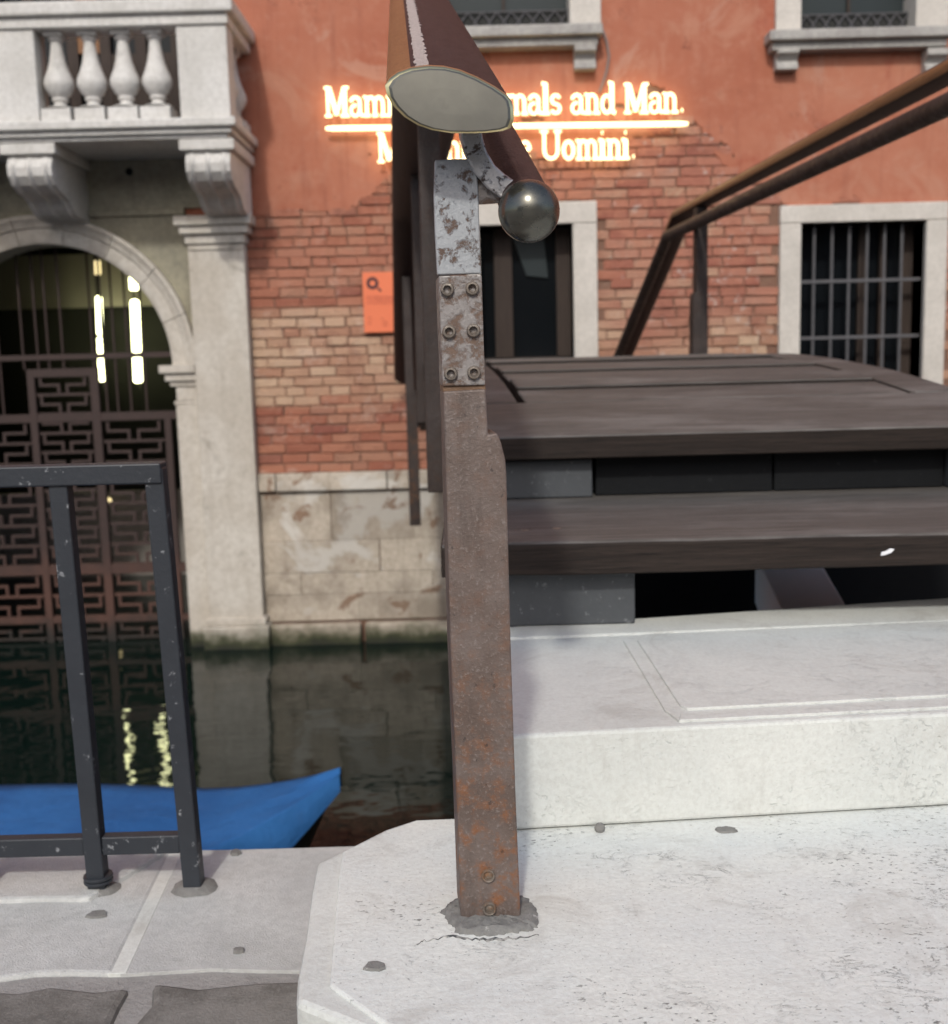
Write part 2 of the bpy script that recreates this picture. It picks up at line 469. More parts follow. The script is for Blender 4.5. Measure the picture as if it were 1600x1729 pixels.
# ------------------------------------------------------------------ mesh kit
class MB:
    def __init__(s):
        s.v, s.f, s.mi = [], [], []
    def add(s, vs, fs, mi=0):
        o = len(s.v)
        s.v += [tuple(p) for p in vs]
        s.f += [tuple(i + o for i in f) for f in fs]
        s.mi += [mi] * len(fs)
        return s
    def box(s, x0, x1, y0, y1, z0, z1, mi=0):
        if x0 > x1: x0, x1 = x1, x0
        if y0 > y1: y0, y1 = y1, y0
        if z0 > z1: z0, z1 = z1, z0
        v = [(x, y, z) for z in (z0, z1) for y in (y0, y1) for x in (x0, x1)]
        return s.add(v, [(0, 2, 3, 1), (4, 5, 7, 6), (0, 1, 5, 4), (2, 6, 7, 3), (0, 4, 6, 2), (1, 3, 7, 5)], mi)
    def loft(s, rings, cap=True, closed=True, mi=0, facemi=None):
        n = len(rings[0])
        vs = [p for r in rings for p in r]
        fs, ms = [], []
        for i in range(len(rings) - 1):
            for j in range(n if closed else n - 1):
                j2 = (j + 1) % n
                fs.append((i * n + j, i * n + j2, (i + 1) * n + j2, (i + 1) * n + j))
                ms.append(facemi[j] if facemi else mi)
        if cap:
            fs.append(tuple(range(n))[::-1]); ms.append(mi)
            fs.append(tuple((len(rings) - 1) * n + j for j in range(n))); ms.append(mi)
        o = len(s.v)
        s.v += [tuple(p) for p in vs]
        s.f += [tuple(i + o for i in f) for f in fs]
        s.mi += ms
        return s
    def prism(s, poly, d, mi=0):
        d = Vector(d)
        return s.loft([[Vector(p) for p in poly], [Vector(p) + d for p in poly]], mi=mi)
    def tube(s, pts, r, n=8, cap=True, mi=0, flat=None):
        pts = [Vector(p) for p in pts]
        rings = []
        for i, p in enumerate(pts):
            a = pts[max(i - 1, 0)]; b = pts[min(i + 1, len(pts) - 1)]
            t = (b - a)
            t = t.normalized() if t.length > 1e-9 else Vector((0, 0, 1))
            up = Vector((0, 1, 0)) if abs(t.y) < .8 else Vector((0, 0, 1))
            e1 = t.cross(up).normalized(); e2 = t.cross(e1).normalized()
            rr = r[i] if isinstance(r, (list, tuple)) else r
            rings.append([p + (e1 * math.cos(2 * math.pi * k / n) + e2 * math.sin(2 * math.pi * k / n)) * rr for k in range(n)])
        return s.loft(rings, cap, mi=mi)
    def lathe(s, prof, c=(0, 0, 0), n=20, axis='z', mi=0):
        c = Vector(c); rings = []
        for r, h in prof:
            ring = []
            for k in range(n):
                a = 2 * math.pi * k / n
                ca, sa = r * math.cos(a), r * math.sin(a)
                ring.append(c + (Vector((ca, sa, h)) if axis == 'z' else Vector((ca, -h, sa))))
            rings.append(ring)
        return s.loft(rings, True, mi=mi)
    def sphere(s, c, r, nu=32, nv=18, mi=0):
        prof = [(max(r * math.sin(math.pi * i / nv), 1e-5), -r * math.cos(math.pi * i / nv)) for i in range(nv + 1)]
        return s.lathe(prof, c, nu, 'z', mi)
    def build(s, name, mats, parent=None, bevel=0, smooth=False, seg=2, fix=True):
        me = bpy.data.meshes.new(name)
        base = root_of(parent)
        me.from_pydata([(x - base.x, y - base.y, z - base.z) for x, y, z in s.v], [], s.f)
        ml = mats if isinstance(mats, (list, tuple)) else [mats]
        for m in ml:
            me.materials.append(M[m])
        me.polygons.foreach_set('material_index', s.mi)
        if fix:
            bm = bmesh.new(); bm.from_mesh(me)
            bmesh.ops.recalc_face_normals(bm, faces=bm.faces)
            bm.to_mesh(me); bm.free()
        if smooth:
            for p in me.polygons: p.use_smooth = True
            if smooth != 'all':
                me.set_sharp_from_angle(angle=R(smooth if smooth is not True else 40))
        o = bpy.data.objects.new(name, me)
        col.objects.link(o)
        if parent: o.parent = parent
        if bevel:
            b = o.modifiers.new('bevel', 'BEVEL')
            b.width = bevel; b.segments = seg; b.limit_method = 'ANGLE'; b.angle_limit = R(35)
        return o
ROOTS = {}
def root_of(p):
    if p is None: return Vector((0, 0, 0))
    while p.parent: p = p.parent
    return ROOTS.get(p.name, Vector((0, 0, 0)))
def tag(o, label=None, cat=None, group=None, kind=None):
    for k, v in (('label', label), ('category', cat), ('group', group), ('kind', kind)):
        if v: o[k] = v
    return o
def thing(name, label, cat, loc, group=None):
    o = bpy.data.objects.new(name, None)
    col.objects.link(o)
    o.location = loc
    o.empty_display_size = .1
    ROOTS[o.name] = Vector(loc)
    return tag(o, label, cat, group)
def solo(mb, name, mats, label=None, cat=None, group=None, kind=None, **kw):
    o = mb.build(name, mats, None, **kw)
    return tag(o, label, cat, group, kind)
def put(me, name, parent, loc, rot=None, scl=None):
    o = bpy.data.objects.new(name, me)
    col.objects.link(o)
    o.parent = parent
    o.location = Vector(loc) - root_of(parent)
    if rot: o.rotation_euler = rot
    if scl: o.scale = scl
    return o
def rough_loop(c, rx, ry, n, jit, z):
    return [Vector((c[0] + rx * math.cos(2 * math.pi * i / n) * (1 + rng.uniform(-jit, jit)),
                    c[1] + ry * math.sin(2 * math.pi * i / n) * (1 + rng.uniform(-jit, jit)), z)) for i in range(n)]

F = 8.6                                   # facade plane
ZW = at(390, 1088, F).z                   # water level
ZK = -0.22                                # quay level
build_materials()

# ================================================================== SETTING: water, quay
# canal water
solo(MB().add([(-60, 2.0, ZW), (60, 2.0, ZW), (60, F + 6, ZW), (-60, F + 6, ZW)], [(0, 1, 2, 3)]), 'canal_water', 'water', kind='structure')
solo(MB().add([(-60, 2.0, ZW - 1.6), (60, 2.0, ZW - 1.6), (60, F + 6, ZW - 1.6), (-60, F + 6, ZW - 1.6)], [(0, 1, 2, 3)]), 'canal_bed', 'cement', kind='structure')
YE = az(450, 1430, ZK).y                  # quay edge
YK = az(250, 1640, ZK).y                  # inner edge of the kerb
# pavement sheet (mortar bed) with dark paving stones
pav = MB().box(-60, 60, -60, YK + .012, ZK - .5, ZK - .009).build('pavement', 'mortar_joint')
tag(pav, kind='structure')
def slab(poly, z0, z1):
    return MB().prism([Vector((p[0], p[1], z0)) for p in poly], (0, 0, z1 - z0))
def paver(x0, x1, y0, y1, z, rnd=.012):
    pts = []
    for (ax, ay, bx, by) in ((x0, y0, x1, y0), (x1, y0, x1, y1), (x1, y1, x0, y1), (x0, y1, x0, y0)):
        for i in range(5):
            t = i / 5
            pts.append((ax + (bx - ax) * t + rng.uniform(-rnd, rnd), ay + (by - ay) * t + rng.uniform(-rnd, rnd)))
    return slab(pts, z - .06, z)
xs_rows = [(YK - .37, YK - .045, [-1.9, -1.42, -.91, -.555, -.12]), (YK - .75, YK - .41, [-2.0, -1.6, -1.15, -.72, -.3]), (YK - 1.15, YK - .79, [-1.9, -1.42, -.98, -.5, -.1])]
for y0, y1, xx in xs_rows:
    for a, b in zip(xx, xx[1:]):
        paver(a + .022, b - .022, y0, y1, ZK + .002 + rng.uniform(-.003, .003)).build('paving_stone', 'trachyte', pav, bevel=.012)
for i in range(-6, 8):
    for j in range(5):
        paver(i * .8 + .02, i * .8 + .78, -3.6 + j * .8 + .02, -3.6 + j * .8 + .6 if j == 4 else -3.6 + j * .8 + .78, ZK - .004).build('paving_stone', 'trachyte', pav, bevel=.01)
# quay wall and kerb stones
quay = MB().box(-60, 60, YK + .012, YE - .006, ZW - 1.6, ZK - .09).build('quay_wall', 'kerb')
tag(quay, kind='structure')
j0 = az(250, 1560, ZK).x
def kerbstone(x0, x1, d=.0):
    pts = []
    n = max(4, int((x1 - x0) / .06))
    for i in range(n + 1):
        pts.append((x0 + (x1 - x0) * i / n, YK + rng.uniform(-.014, .012)))
    for i in range(n, -1, -1):
        pts.append((x0 + (x1 - x0) * i / n, YE + rng.uniform(-.004, .003)))
    return slab(pts, ZK - .1, ZK + d).build('kerb_stone', 'kerb', quay, bevel=.008)
# joint runs obliquely, so the two visible stones are drawn as quads
ja, jb = az(272, 1468, ZK), az(200, 1628, ZK)
def kerbpoly(poly, d=0.0, name='kerb_stone', m='kerb', b=.007):
    return slab(poly, ZK - .1, ZK + d).build(name, m, quay, bevel=b)
def edge(ax, ay, bx, by, n, j):
    return [(ax + (bx - ax) * i / n + rng.uniform(-j, j) * .3, ay + (by - ay) * i / n + rng.uniform(-j, j)) for i in range(n)]
kerbpoly(edge(-1.75, YK, jb.x - .004, YK, 18, .011) + edge(jb.x - .004, YK, ja.x - .004, YE, 3, .001) + edge(ja.x - .004, YE, -1.75, YE, 8, .003), 0)
kerbpoly(edge(jb.x + .012, YK, .3, YK, 12, .011) + [(.3, YK), (.3, YE)] + edge(.3, YE, ja.x + .012, YE, 8, .003) + [(ja.x + .012, YE)], -.003)
lip_y = az(80, 1507, ZK + .02).y
kerbpoly([(jb.x - .012, YK), (jb.x + .02, YK), (ja.x + .02, YE), (ja.x - .012, YE)], -.002, 'joint_fill', 'step', .001)
slab(edge(-1.75, lip_y, az(245, 1500, ZK).x, lip_y, 12, .003) + [(az(262, 1470, ZK).x, YE - .03), (az(262, 1470, ZK).x, YE - .004), (-1.75, YE - .004)], ZK - .02, ZK + .009).build('raised_lip', 'kerb', quay, bevel=.008)
for k in range(6):
    kerbstone(-1.78 - 1.6 * (k + 1) + .02, -1.78 - 1.6 * k)
    kerbstone(.32 + 1.6 * k, .3 + 1.6 * (k + 1))
def plug(px_, py_, z, rx, ry, parent, name='mortar_plug', h=.004, m='cement'):
    c = az(px_, py_, z)
    lo = rough_loop((c.x, c.y), rx, ry, 14, .22, z - .01)
    hi = [Vector((p.x * .0 + c.x + (p.x - c.x) * .8, c.y + (p.y - c.y) * .8, z + h)) for p in lo]
    return MB().loft([lo, hi]).build(name, m, parent, smooth=True)
plug(165, 1546, ZK, .024, .017, quay)
plug(402, 1605, ZK, .012, .008, quay)
plug(398, 1440, ZK, .012, .012, quay)

# ================================================================== STONE LANDING AND STEP
A_ = [az(*p, 0) for p in ((592, 1421), (535, 1450), (525, 1500), (515, 1575), (502, 1640), (499, 1685), (612, 1729), (800, 1803))]
B_ = [az(*p, 0) for p in ((590, 1424), (650, 1394), (700, 1378), (775, 1375))]
ldg = thing('stone_landing', 'broad pale stone landing slab with worn grooved rim under the foremost rusty post', 'stone slab', (0.3, 1.4, ZK))
outer = [(p.x, p.y) for p in A_[1:]] + [(.5, .55), (2.4, .45), (2.4, 2.72), (.62, 2.62), (.02, 2.50), (-.012, 1.9)] + [(p.x, p.y) for p in B_[::-1]]
slab(outer, ZK - .14, -.005).build('slab', 'step', ldg, bevel=.009)
inn = [az(*p, 0) for p in ((578, 1437), (572, 1475), (565, 1550), (556, 1662), (640, 1722), (800, 1800))]
inner = [(p.x, p.y) for p in inn] + [(.5, .60), (2.38, .50), (2.38, 2.70), (.62, 2.60), (.03, 2.48), (0, 1.87)] + [(p.x, p.y) for p in (az(773, 1381, 0), az(702, 1384, 0), az(655, 1400, 0), az(600, 1427, 0))]
slab(inner, -.03, .0).build('tread_panel', 'landing', ldg, bevel=.004)
plug(632, 1634, 0, .016, .013, ldg, m='cement')
plug(1225, 1403, 0, .021, .012, ldg, m='cement')

stp = thing('stone_step', 'white stone step block with inset top panel, second step up to the bridge', 'step', (.8, 2.2, 0))
ZB = .165
fl, fr = az(890, 1403, 0), az(1600, 1362, 0)
sl = (fr.y - fl.y) / (fr.x - fl.x)
x0s, x1s = -.015, 2.2
def fy(x): return fl.y + sl * (x - fl.x)
backs = az(1000, 1050, ZB).y
bl = (az(1500, 1017, ZB).y - backs) / (az(1500, 1017, ZB).x - az(1000, 1050, ZB).x)
def by(x): return backs + bl * (x - az(1000, 1050, ZB).x)
yj = az(1000, 1076, ZB).y
slab([(x0s, fy(x0s)), (x1s, fy(x1s)), (x1s, yj + .11), (x0s, yj - .004)], .002, ZB).build('block', 'step', stp, bevel=.006)
slab([(x0s + .01, yj + .003), (x1s, yj + .117), (x1s, by(x1s)), (.3, by(.3)), (x0s + .01, by(0))], .002, ZB + .002).build('back_strip', 'step', stp, bevel=.006)
# raised panel bounded by a groove: outer rim (thin fillet) and panel
g = [az(*p, ZB) for p in ((1062, 1084), (1136, 1200), (1150, 1209), (1600, 1186))]
tv = g[3] - g[2]; e3 = g[2] + tv * (x1s - .03 - g[2].x) / tv.x
g0 = [az(*p, ZB) for p in ((1052, 1084), (1122, 1202), (1146, 1220), (1600, 1197))]
tv0 = g0[3] - g0[2]; e30 = g0[2] + tv0 * (x1s - .02 - g0[2].x) / tv0.x
pn = [az(*p, ZB) for p in ((1076, 1084), (1148, 1194), (1160, 1200), (1600, 1177))]
tvp = pn[3] - pn[2]; e3p = pn[2] + tvp * (x1s - .04 - pn[2].x) / tvp.x
def strip(a, b, ea, eb, z0, z1):
    la = a[:3] + [ea]; lb = b[:3] + [eb]
    mb = MB()
    for i in range(3):
        q = [la[i], la[i + 1], lb[i + 1], lb[i]]
        mb.prism([Vector((p.x, p.y, z0)) for p in q], (0, 0, z1 - z0))
    return mb
strip(g0, g, e30, e3, ZB - .002, ZB + .0045).build('groove_rim', 'step', stp, bevel=.0015)
slab([(p.x, p.y) for p in pn[:3]] + [(e3p.x, e3p.y), (e3p.x, yj + .05 + sl), (pn[0].x + .02, yj - .002)], ZB - .002, ZB + .0045).build('top_panel', 'step', stp, bevel=.002)
c = az(1012, 1402, 0)
MB().sphere((c.x, c.y - .004, .006), .009, 12, 8).build('pebble', 'cement', ldg)

# ================================================================== FOREMOST RAILING
AX = -0.0667                              # sideways drift of the bridge axis per metre
D1 = ray(665, -150); D1 = D1 / D1.y       # slope of the first flight of the handrail
YP = 1.473                                # front of the foremost post
YC = 1.41                                 # end of the handrail
LR = thing('bridge_railing', 'rusty steel bridge railing nearest the camera with brass capped wooden handrail', 'railing', (.0, YP, 0))
def ppoly(pts, Y):
    return [at(x, y, Y) for x, y in pts]
TH = .085
ext = Vector((AX * TH * 1.15, TH, 0))
post_px = [(748, 661), (820, 657), (824, 734), (839, 731), (846, 748), (853, 776), (855, 800), (862, 1080), (870, 1330), (879, 1553), (778, 1557), (770, 1330), (760, 1080), (752, 800)]
post = MB().prism(ppoly(post_px, YP), ext).build('post', 'rusty_steel', LR, bevel=.0025, seg=2)
post['label'] = 'foremost rusty brown post with stepped notch'
band = MB().prism(ppoly([(747, 647), (819, 646), (820, 658), (748, 662)], YP + .004), ext * .9).build('weld_band', 'rust_band', LR, bevel=.001)
spl = MB().prism(ppoly([(740, 466), (813, 464), (819, 650), (747, 652)], YP), ext * .9).build('splice_plate', 'splice_steel', LR, bevel=.0018)
upp = MB().prism(ppoly([(734, 270), (768, 268), (800, 268), (806, 300), (808, 340), (810, 400), (812, 462), (738, 464), (734, 392), (732, 330)], YP + .006), ext * .14).build('upper_plate', 'flaked_grey_steel', LR, bevel=.0018)
def bolt_mesh(n=20, socket=True):
    r = .0086
    prof = [(.0001, -.004), (r, -.004), (r, .004), (r * .86, .0062), (r * .60, .0066), (r * .50, .0035), (r * .44, -.0008), (.0001, -.001)]
    if not socket:
        prof = [(.0001, -.004), (r * 1.0, -.004), (r * 1.0, .0042), (r * .88, .0058), (r * .70, .0052), (r * .62, .0018), (r * .3, .0030), (.0001, .0034)]
    mb = MB().lathe(prof, (0, 0, 0), n, 'y')
    return mb
bm_ = bolt_mesh(); o0 = bm_.build('bolt', 'bolt_steel', None, smooth=35); me_b = o0.data; bpy.data.objects.remove(o0)
bm_ = bolt_mesh(20, False); o0 = bm_.build('bolt', 'bolt_steel', None, smooth=35); me_c = o0.data; bpy.data.objects.remove(o0)
for (x, y) in ((755, 489), (797, 487), (758, 560), (799, 558), (761, 631), (800, 629)):
    put(me_b, 'bolt', spl, at(x, y, YP), (0, rng.uniform(0, 3), 0), (1.04, 1, 1.04))
for (x, y) in ((824, 1477), (826, 1533)):
    put(me_c, 'bolt', post, at(x, y, YP), (0, rng.uniform(0, 3), 0), (1.12, 1, 1.12))
# mortar foot, lying on the slab round the post
fpx = [(744, 1540), (760, 1527), (776, 1515), (830, 1512), (893, 1518), (907, 1534), (908, 1566), (893, 1574), (850, 1578), (810, 1582), (770, 1578), (757, 1560)]
lo = [az(x, y, 0) for x, y in fpx]
cen = sum(lo, Vector()) / len(lo)
dense = []
for a, b in zip(lo, lo[1:] + lo[:1]):
    for i in range(5):
        dense.append(cen + (a + (b - a) * i / 5 - cen) * .94)
rings = []
for f_, h_, j_ in ((1.08, -.003, .09), (1.02, .003, .07), (.95, .0065, .05), (.86, .0085, .04), (.74, .007, .03), (.60, .0075, .02), (.40, .008, .01)):
    rings.append([cen + (p - cen) * (f_ + rng.uniform(-j_, j_)) + Vector((0, 0, h_ + (rng.uniform(-.0022, .0022) if h_ > 0 else 0))) for p in dense])
MB().loft(rings).build('mortar_foot', 'cement', LR, smooth=50)

ck = [(703, 1596), (716, 1588), (735, 1586), (758, 1580), (790, 1584), (822, 1586), (858, 1584), (892, 1581), (914, 1576)]
mbk = MB()
pts_ = []
for a, b in zip(ck, ck[1:]):
    for i in range(5):
        pts_.append((a[0] + (b[0] - a[0]) * i / 5, a[1] + (b[1] - a[1]) * i / 5 + rng.uniform(-2.2, 2.2)))
rows_ = []
for (x, y) in pts_:
    w_ = rng.uniform(.25, 1.7) * (1.3 if 745 < x < 880 else .5)
    a, b = az(x, y - w_, .0008), az(x, y + w_, .0008)
    rows_.append([a, b, b - Vector((0, 0, .003)), a - Vector((0, 0, .003))])
mbk.loft(rows_).build('open_joint', 'joint_dirt', ldg)
# handrail section (seen from its end), offsets in the XZ plane
cap_z = [(130, 590), (160, 540), (215, 500), (300, 470), (420, 455), (530, 460), (640, 485), (760, 535), (880, 600), (960, 655), (990, 690), (1003, 740), (1005, 820), (985, 875), (930, 895), (820, 908), (700, 912), (580, 910), (450, 890), (350, 855), (260, 800), (190, 730), (145, 660)]
cap_pts = [at(620 + x / 4.117, y / 4.117, YC) for x, y in cap_z]
cc = sum(cap_pts, Vector()) / len(cap_pts)
sec = [p - cc for p in cap_pts]
tube_c = at(893, 357, YC + .03)
tube_r = .0335
toff = tube_c - cc - D1 * .03
LEFT = [cc, cc + D1 * 1.56, None, None]
LEFT[2] = at(683, 364, 7.0)
LEFT[3] = at(683, 640, 8.42)
q1, q2 = at(1600, 122, 3.7), at(1153, 358, 7.0)
dq = (q2 - q1) / (q2.y - q1.y)
p1 = q1 + dq * (2.97 - 3.7)
RIGHT = [p1 - D1 * 1.56, p1, q2, at(1047, 612, 8.42)]
def sweep(path, offs, facemi=None, s=1, mi=0, cap=True):
    rings = [[p + Vector((o.x * s, o.y, o.z)) for o in offs] for p in path]
    mb = MB(); mb.loft(rings, cap, facemi=facemi, mi=mi)
    return mb
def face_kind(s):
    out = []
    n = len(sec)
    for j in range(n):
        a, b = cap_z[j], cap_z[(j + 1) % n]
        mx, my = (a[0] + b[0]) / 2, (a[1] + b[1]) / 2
        out.append(1 if (mx < 330 and my < 640 if s > 0 else mx > 930 and my < 870) else 0)  # right rail: orange inner faces paint in its sunlit upper edge
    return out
# finer section so that the pale worn strip has its own faces
def rail(root, path, s, capped):
    start = path[0]
    p2 = list(path)
    w = sweep(p2, sec, face_kind(s), s).build('wooden_handrail', ['rail_dark', 'rail_orange'], root, smooth=45)
    if capped:
        # worn pale strip along the top of the rail
        st = []
        steps = 110
        dirn = (path[1] - path[0])
        for i in range(steps + 1):
            t = i / steps
            p = path[0] + dirn * (t * .985 + .002)
            zx0, zx1 = 335 + 30 * noise.noise(Vector((t * 60, 1, 0))) , 428 + 34 * noise.noise(Vector((t * 75, 7, 0)))
            def topat(zx):
                for a, b in zip(cap_z, cap_z[1:]):
                    if a[0] <= zx <= b[0]:
                        return a[1] + (b[1] - a[1]) * (zx - a[0]) / (b[0] - a[0])
            r4 = []
            for zx in (zx0, (zx0 + zx1) / 2, zx1):
                q = at(620 + zx / 4.117, topat(zx) / 4.117, YC) - cc
                r4.append(p + q * 1.012 + Vector((0, 0, .0006)))
            lowr = [v - Vector((0, 0, .003)) for v in reversed(r4)]
            st.append(r4 + lowr)
        MB().loft(st).build('worn_paint_strip', 'rail_pale', w)
        # brass end cap: dark face with a bright rounded rim
        d = -D1.normalized()
        r1 = [start + o * 1.015 for o in sec]
        c1 = sum(r1, Vector()) / len(r1)
        r2 = [p + d * .012 for p in r1]
        r3 = [c1 + d * .0140 + (p - c1) * .945 for p in r1]
        r4 = [c1 + d * .0158 + (p - c1) * .90 for p in r1]
        r5 = [c1 + d * .0160 + (p - c1) * .4 for p in r1]
        mb = MB()
        mb.loft([r1, r2, r3], False, mi=0)
        mb.loft([r3, r4, r5], False, mi=1)
        mb.add(r5, [tuple(range(len(r5)))], 1)
        ec_ = mb.build('end_cap', ['bright_brass', 'brass'], w, smooth=50)
        for p_ in ec_.data.polygons:
            if p_.material_index == 1: p_.use_smooth = False
    # round tube below, to the inner side
    toffs = Vector((toff.x * s, 0, toff.z))
    tp = [p + toffs for p in path]
    tp[0] = tp[0] + (path[1] - path[0]) * .02
    rings = []
    n = 24
    circ = [Vector((tube_r * math.cos(2 * math.pi * k / n), 0, tube_r * 1.04 * math.sin(2 * math.pi * k / n))) for k in range(n)]
    t = sweep(tp, circ).build('tube_rail', 'rail_dark' if capped else 'dark_steel', root, smooth=45)
    if capped:
        MB().sphere(tp[0], .0385, 40, 24).build('ball_end', 'dark_bronze', t, smooth='all')
    return w, t
rail(LR, LEFT, 1, True)
# curved bracket from the handrail down to the tube and the tab back to the post
inner_c = [(776, 212), (778, 236), (786, 264), (800, 292), (822, 318), (850, 338)]
outer_c = [(812, 212), (815, 232), (822, 256), (836, 280), (858, 300), (884, 312)]
poly = ppoly(inner_c, YP + .0) + ppoly(outer_c[::-1], YP + .0)
MB().prism(poly, Vector((AX * .04, .05, .012))).build('curved_bracket', 'bracket_steel', LR, bevel=.003)
MB().prism(ppoly([(802, 300), (822, 308), (848, 325), (860, 340), (834, 344), (806, 346)], YP + .012), Vector((0, .045, .01))).build('tube_tab', 'splice_steel', LR, bevel=.002)

# posts farther along, same stepped shape
def back_post(root, x, Y, z0, z1, s, w=.086):
    # widths: narrow head, stepped shoulder, wide foot
    zs = z0 + (z1 - z0) * .55
    pr = [(-.5, 0), (.5, 0), (.5, zs - z0 - .05), (.43, zs - z0), (.27, zs - z0 + .002), (.24, (z1 - z0)), (-.45, z1 - z0)]
    poly = [Vector((x + a * w * s, Y, z0 + b)) for a, b in pr]
    p = MB().prism(poly, Vector((AX * .08, .085, 0))).build('post', 'dark_steel', root, bevel=.003)
    return p
def on_path(path, Y):
    for a, b in zip(path, path[1:]):
        if a.y <= Y <= b.y:
            return a + (b - a) * (Y - a.y) / (b.y - a.y)
p = at(744, 500, 3.35)
back_post(LR, p.x - .012, 3.35, at(730, 832, 3.35).z, on_path(LEFT, 3.35).z - .06, 1)
p = at(712, 500, 5.3)
back_post(LR, p.x, 5.3, at(700, 714, 5.3).z, on_path(LEFT, 5.3).z - .06, 1, .075)
p = at(697, 760, 7.4)
back_post(LR, p.x, 7.4, at(697, 888, 7.4).z, on_path(LEFT, 7.4).z - .05, 1, .075)
for Y in (3.37, 5.32):
    c0 = on_path(LEFT, Y)
    MB().prism([c0 + Vector(v) for v in ((0, 0, -.03), (.03, 0, -.03), (.1, 0, -.12), (.08, 0, -.14))], (0, .04, 0)).build('curved_bracket', 'dark_steel', LR)

RR = thing('bridge_railing', 'dark brown railing on the far right side of the bridge, bent down towards the facade', 'railing', (1.5, 3.0, .5))
rail(RR, RIGHT, -1, False)
p = at(1183, 480, 6.45)
back_post(RR, p.x, 6.45, .52, on_path(RIGHT, 6.45).z - .04, -1, .086)
for Y in (2.8,):
    c0 = on_path(RIGHT, Y)
    back_post(RR, c0.x - .02, Y, .3 if Y > 3 else .0, c0.z - .05, -1)

# ================================================================== HOUSES ACROSS THE SQUARE (behind the camera)
for (hx0, hx1, hh, hm, lab) in ((-26, -8.2, 8.2, 'pale_plaster', 'pale plastered house across the square behind the viewer'), (-8, 7.4, 7.4, 'ochre', 'ochre house across the square straight behind the viewer'), (7.6, 27, 8.8, 'trachyte', 'grey house across the square behind the viewer on the right')):
    HT = thing('house', lab, 'house', ((hx0 + hx1) / 2, -22, ZK), 'houses across the square')
    MB().box(hx0, hx1, -30, -22, ZK - .4, hh).build('wall', hm, HT)
    MB().prism([(hx0 - .3, -21.6, hh + .002), (hx0 - .3, -26, hh + 1.2), (hx0 - .3, -30.4, hh + .002)], (hx1 - hx0 + .5, 0, 0)).build('roof', 'brick', HT)
    n_ = int((hx1 - hx0) / 2.6)
    for i in range(n_):
        for zf in (.9, 4.2):
            x = hx0 + (i + .5) * (hx1 - hx0) / n_
            w = MB().box(x - .6, x + .6, -22, -21.9, zf, zf + 2.0).build('window', 'frame_stone', HT)
            MB().box(x - .45, x + .45, -21.899, -21.88, zf + .15, zf + 1.85).build('pane', 'glass', w)

# ================================================================== FOOTBRIDGE
BR = thing('footbridge', 'dark timber arched footbridge with wide plank treads on black blocks', 'bridge', (.8, 5.4, ZB))
YT1 = az(950, 1058, ZB).y - .06
T1t, T1b = at(900, 917, YT1).z, at(900, 972, YT1).z
YS2 = az(930, 842, T1t).y
YT2 = YS2 - .05
T2t, T2b = at(900, 738, YT2).z, at(900, 778, YT2).z
xl = at(742, 870, YT1).x
XR_ = 1.72
def board(name, x0, x1, y0, y1, z0, z1, nx=14, top='tread_wood', side='tread_edge', skew=0.0, parent=BR):
    # plank with slightly wavy worn edges, same timber throughout: worn paler patches on top, sides darker
    mb = MB()
    sd = rng.uniform(0, 99)
    ring = lambda x: [Vector((x, y0 + .004 * noise.noise(Vector((x * 5, sd, 0))), z0 + .004 * noise.noise(Vector((x * 4, sd, 5)))))]
    rings = []
    for i in range(nx + 1):
        x = x0 + (x1 - x0) * i / nx
        a = .004 * noise.noise(Vector((x * 5, sd, 0))); b = .004 * noise.noise(Vector((x * 4, sd, 5))); c = .003 * noise.noise(Vector((x * 7, sd, 9)))
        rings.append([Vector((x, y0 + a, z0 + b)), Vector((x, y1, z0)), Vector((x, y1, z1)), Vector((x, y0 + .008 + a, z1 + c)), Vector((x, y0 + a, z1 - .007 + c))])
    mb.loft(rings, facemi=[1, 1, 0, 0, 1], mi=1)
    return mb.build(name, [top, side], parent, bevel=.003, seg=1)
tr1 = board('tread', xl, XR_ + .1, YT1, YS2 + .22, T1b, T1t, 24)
# spacer blocks under the treads
sx = at(1072, 1000, YT1 + .06).x
MB().box(xl + .02, sx, YT1 + .06, YT1 + .40, ZB + .003, T1b - .004).build('spacer_block', 'grey_paint', BR, bevel=.004)
MB().box(1.36, XR_, YT1 + .06, YT1 + .40, ZB + .003, T1b - .004).build('spacer_block', 'grey_paint', BR, bevel=.004)
sx2 = at(1000, 810, YS2).x
MB().box(xl + .02, sx2, YS2, YS2 + .16, T1t + .002, T2b - .004).build('spacer_block', 'grey_paint', BR, bevel=.004)
MB().box(1.36, XR_, YS2, YS2 + .16, T1t + .002, T2b - .004).build('spacer_block', 'grey_paint', BR, bevel=.004)
for a, b in ((sx2 + .012, .86), (.866, 1.353)):
    MB().box(a, b, YS2 + .03, YS2 + .08, T1t + .002, T2b - .002).build('riser_board', 'black_paint', BR, bevel=.003)
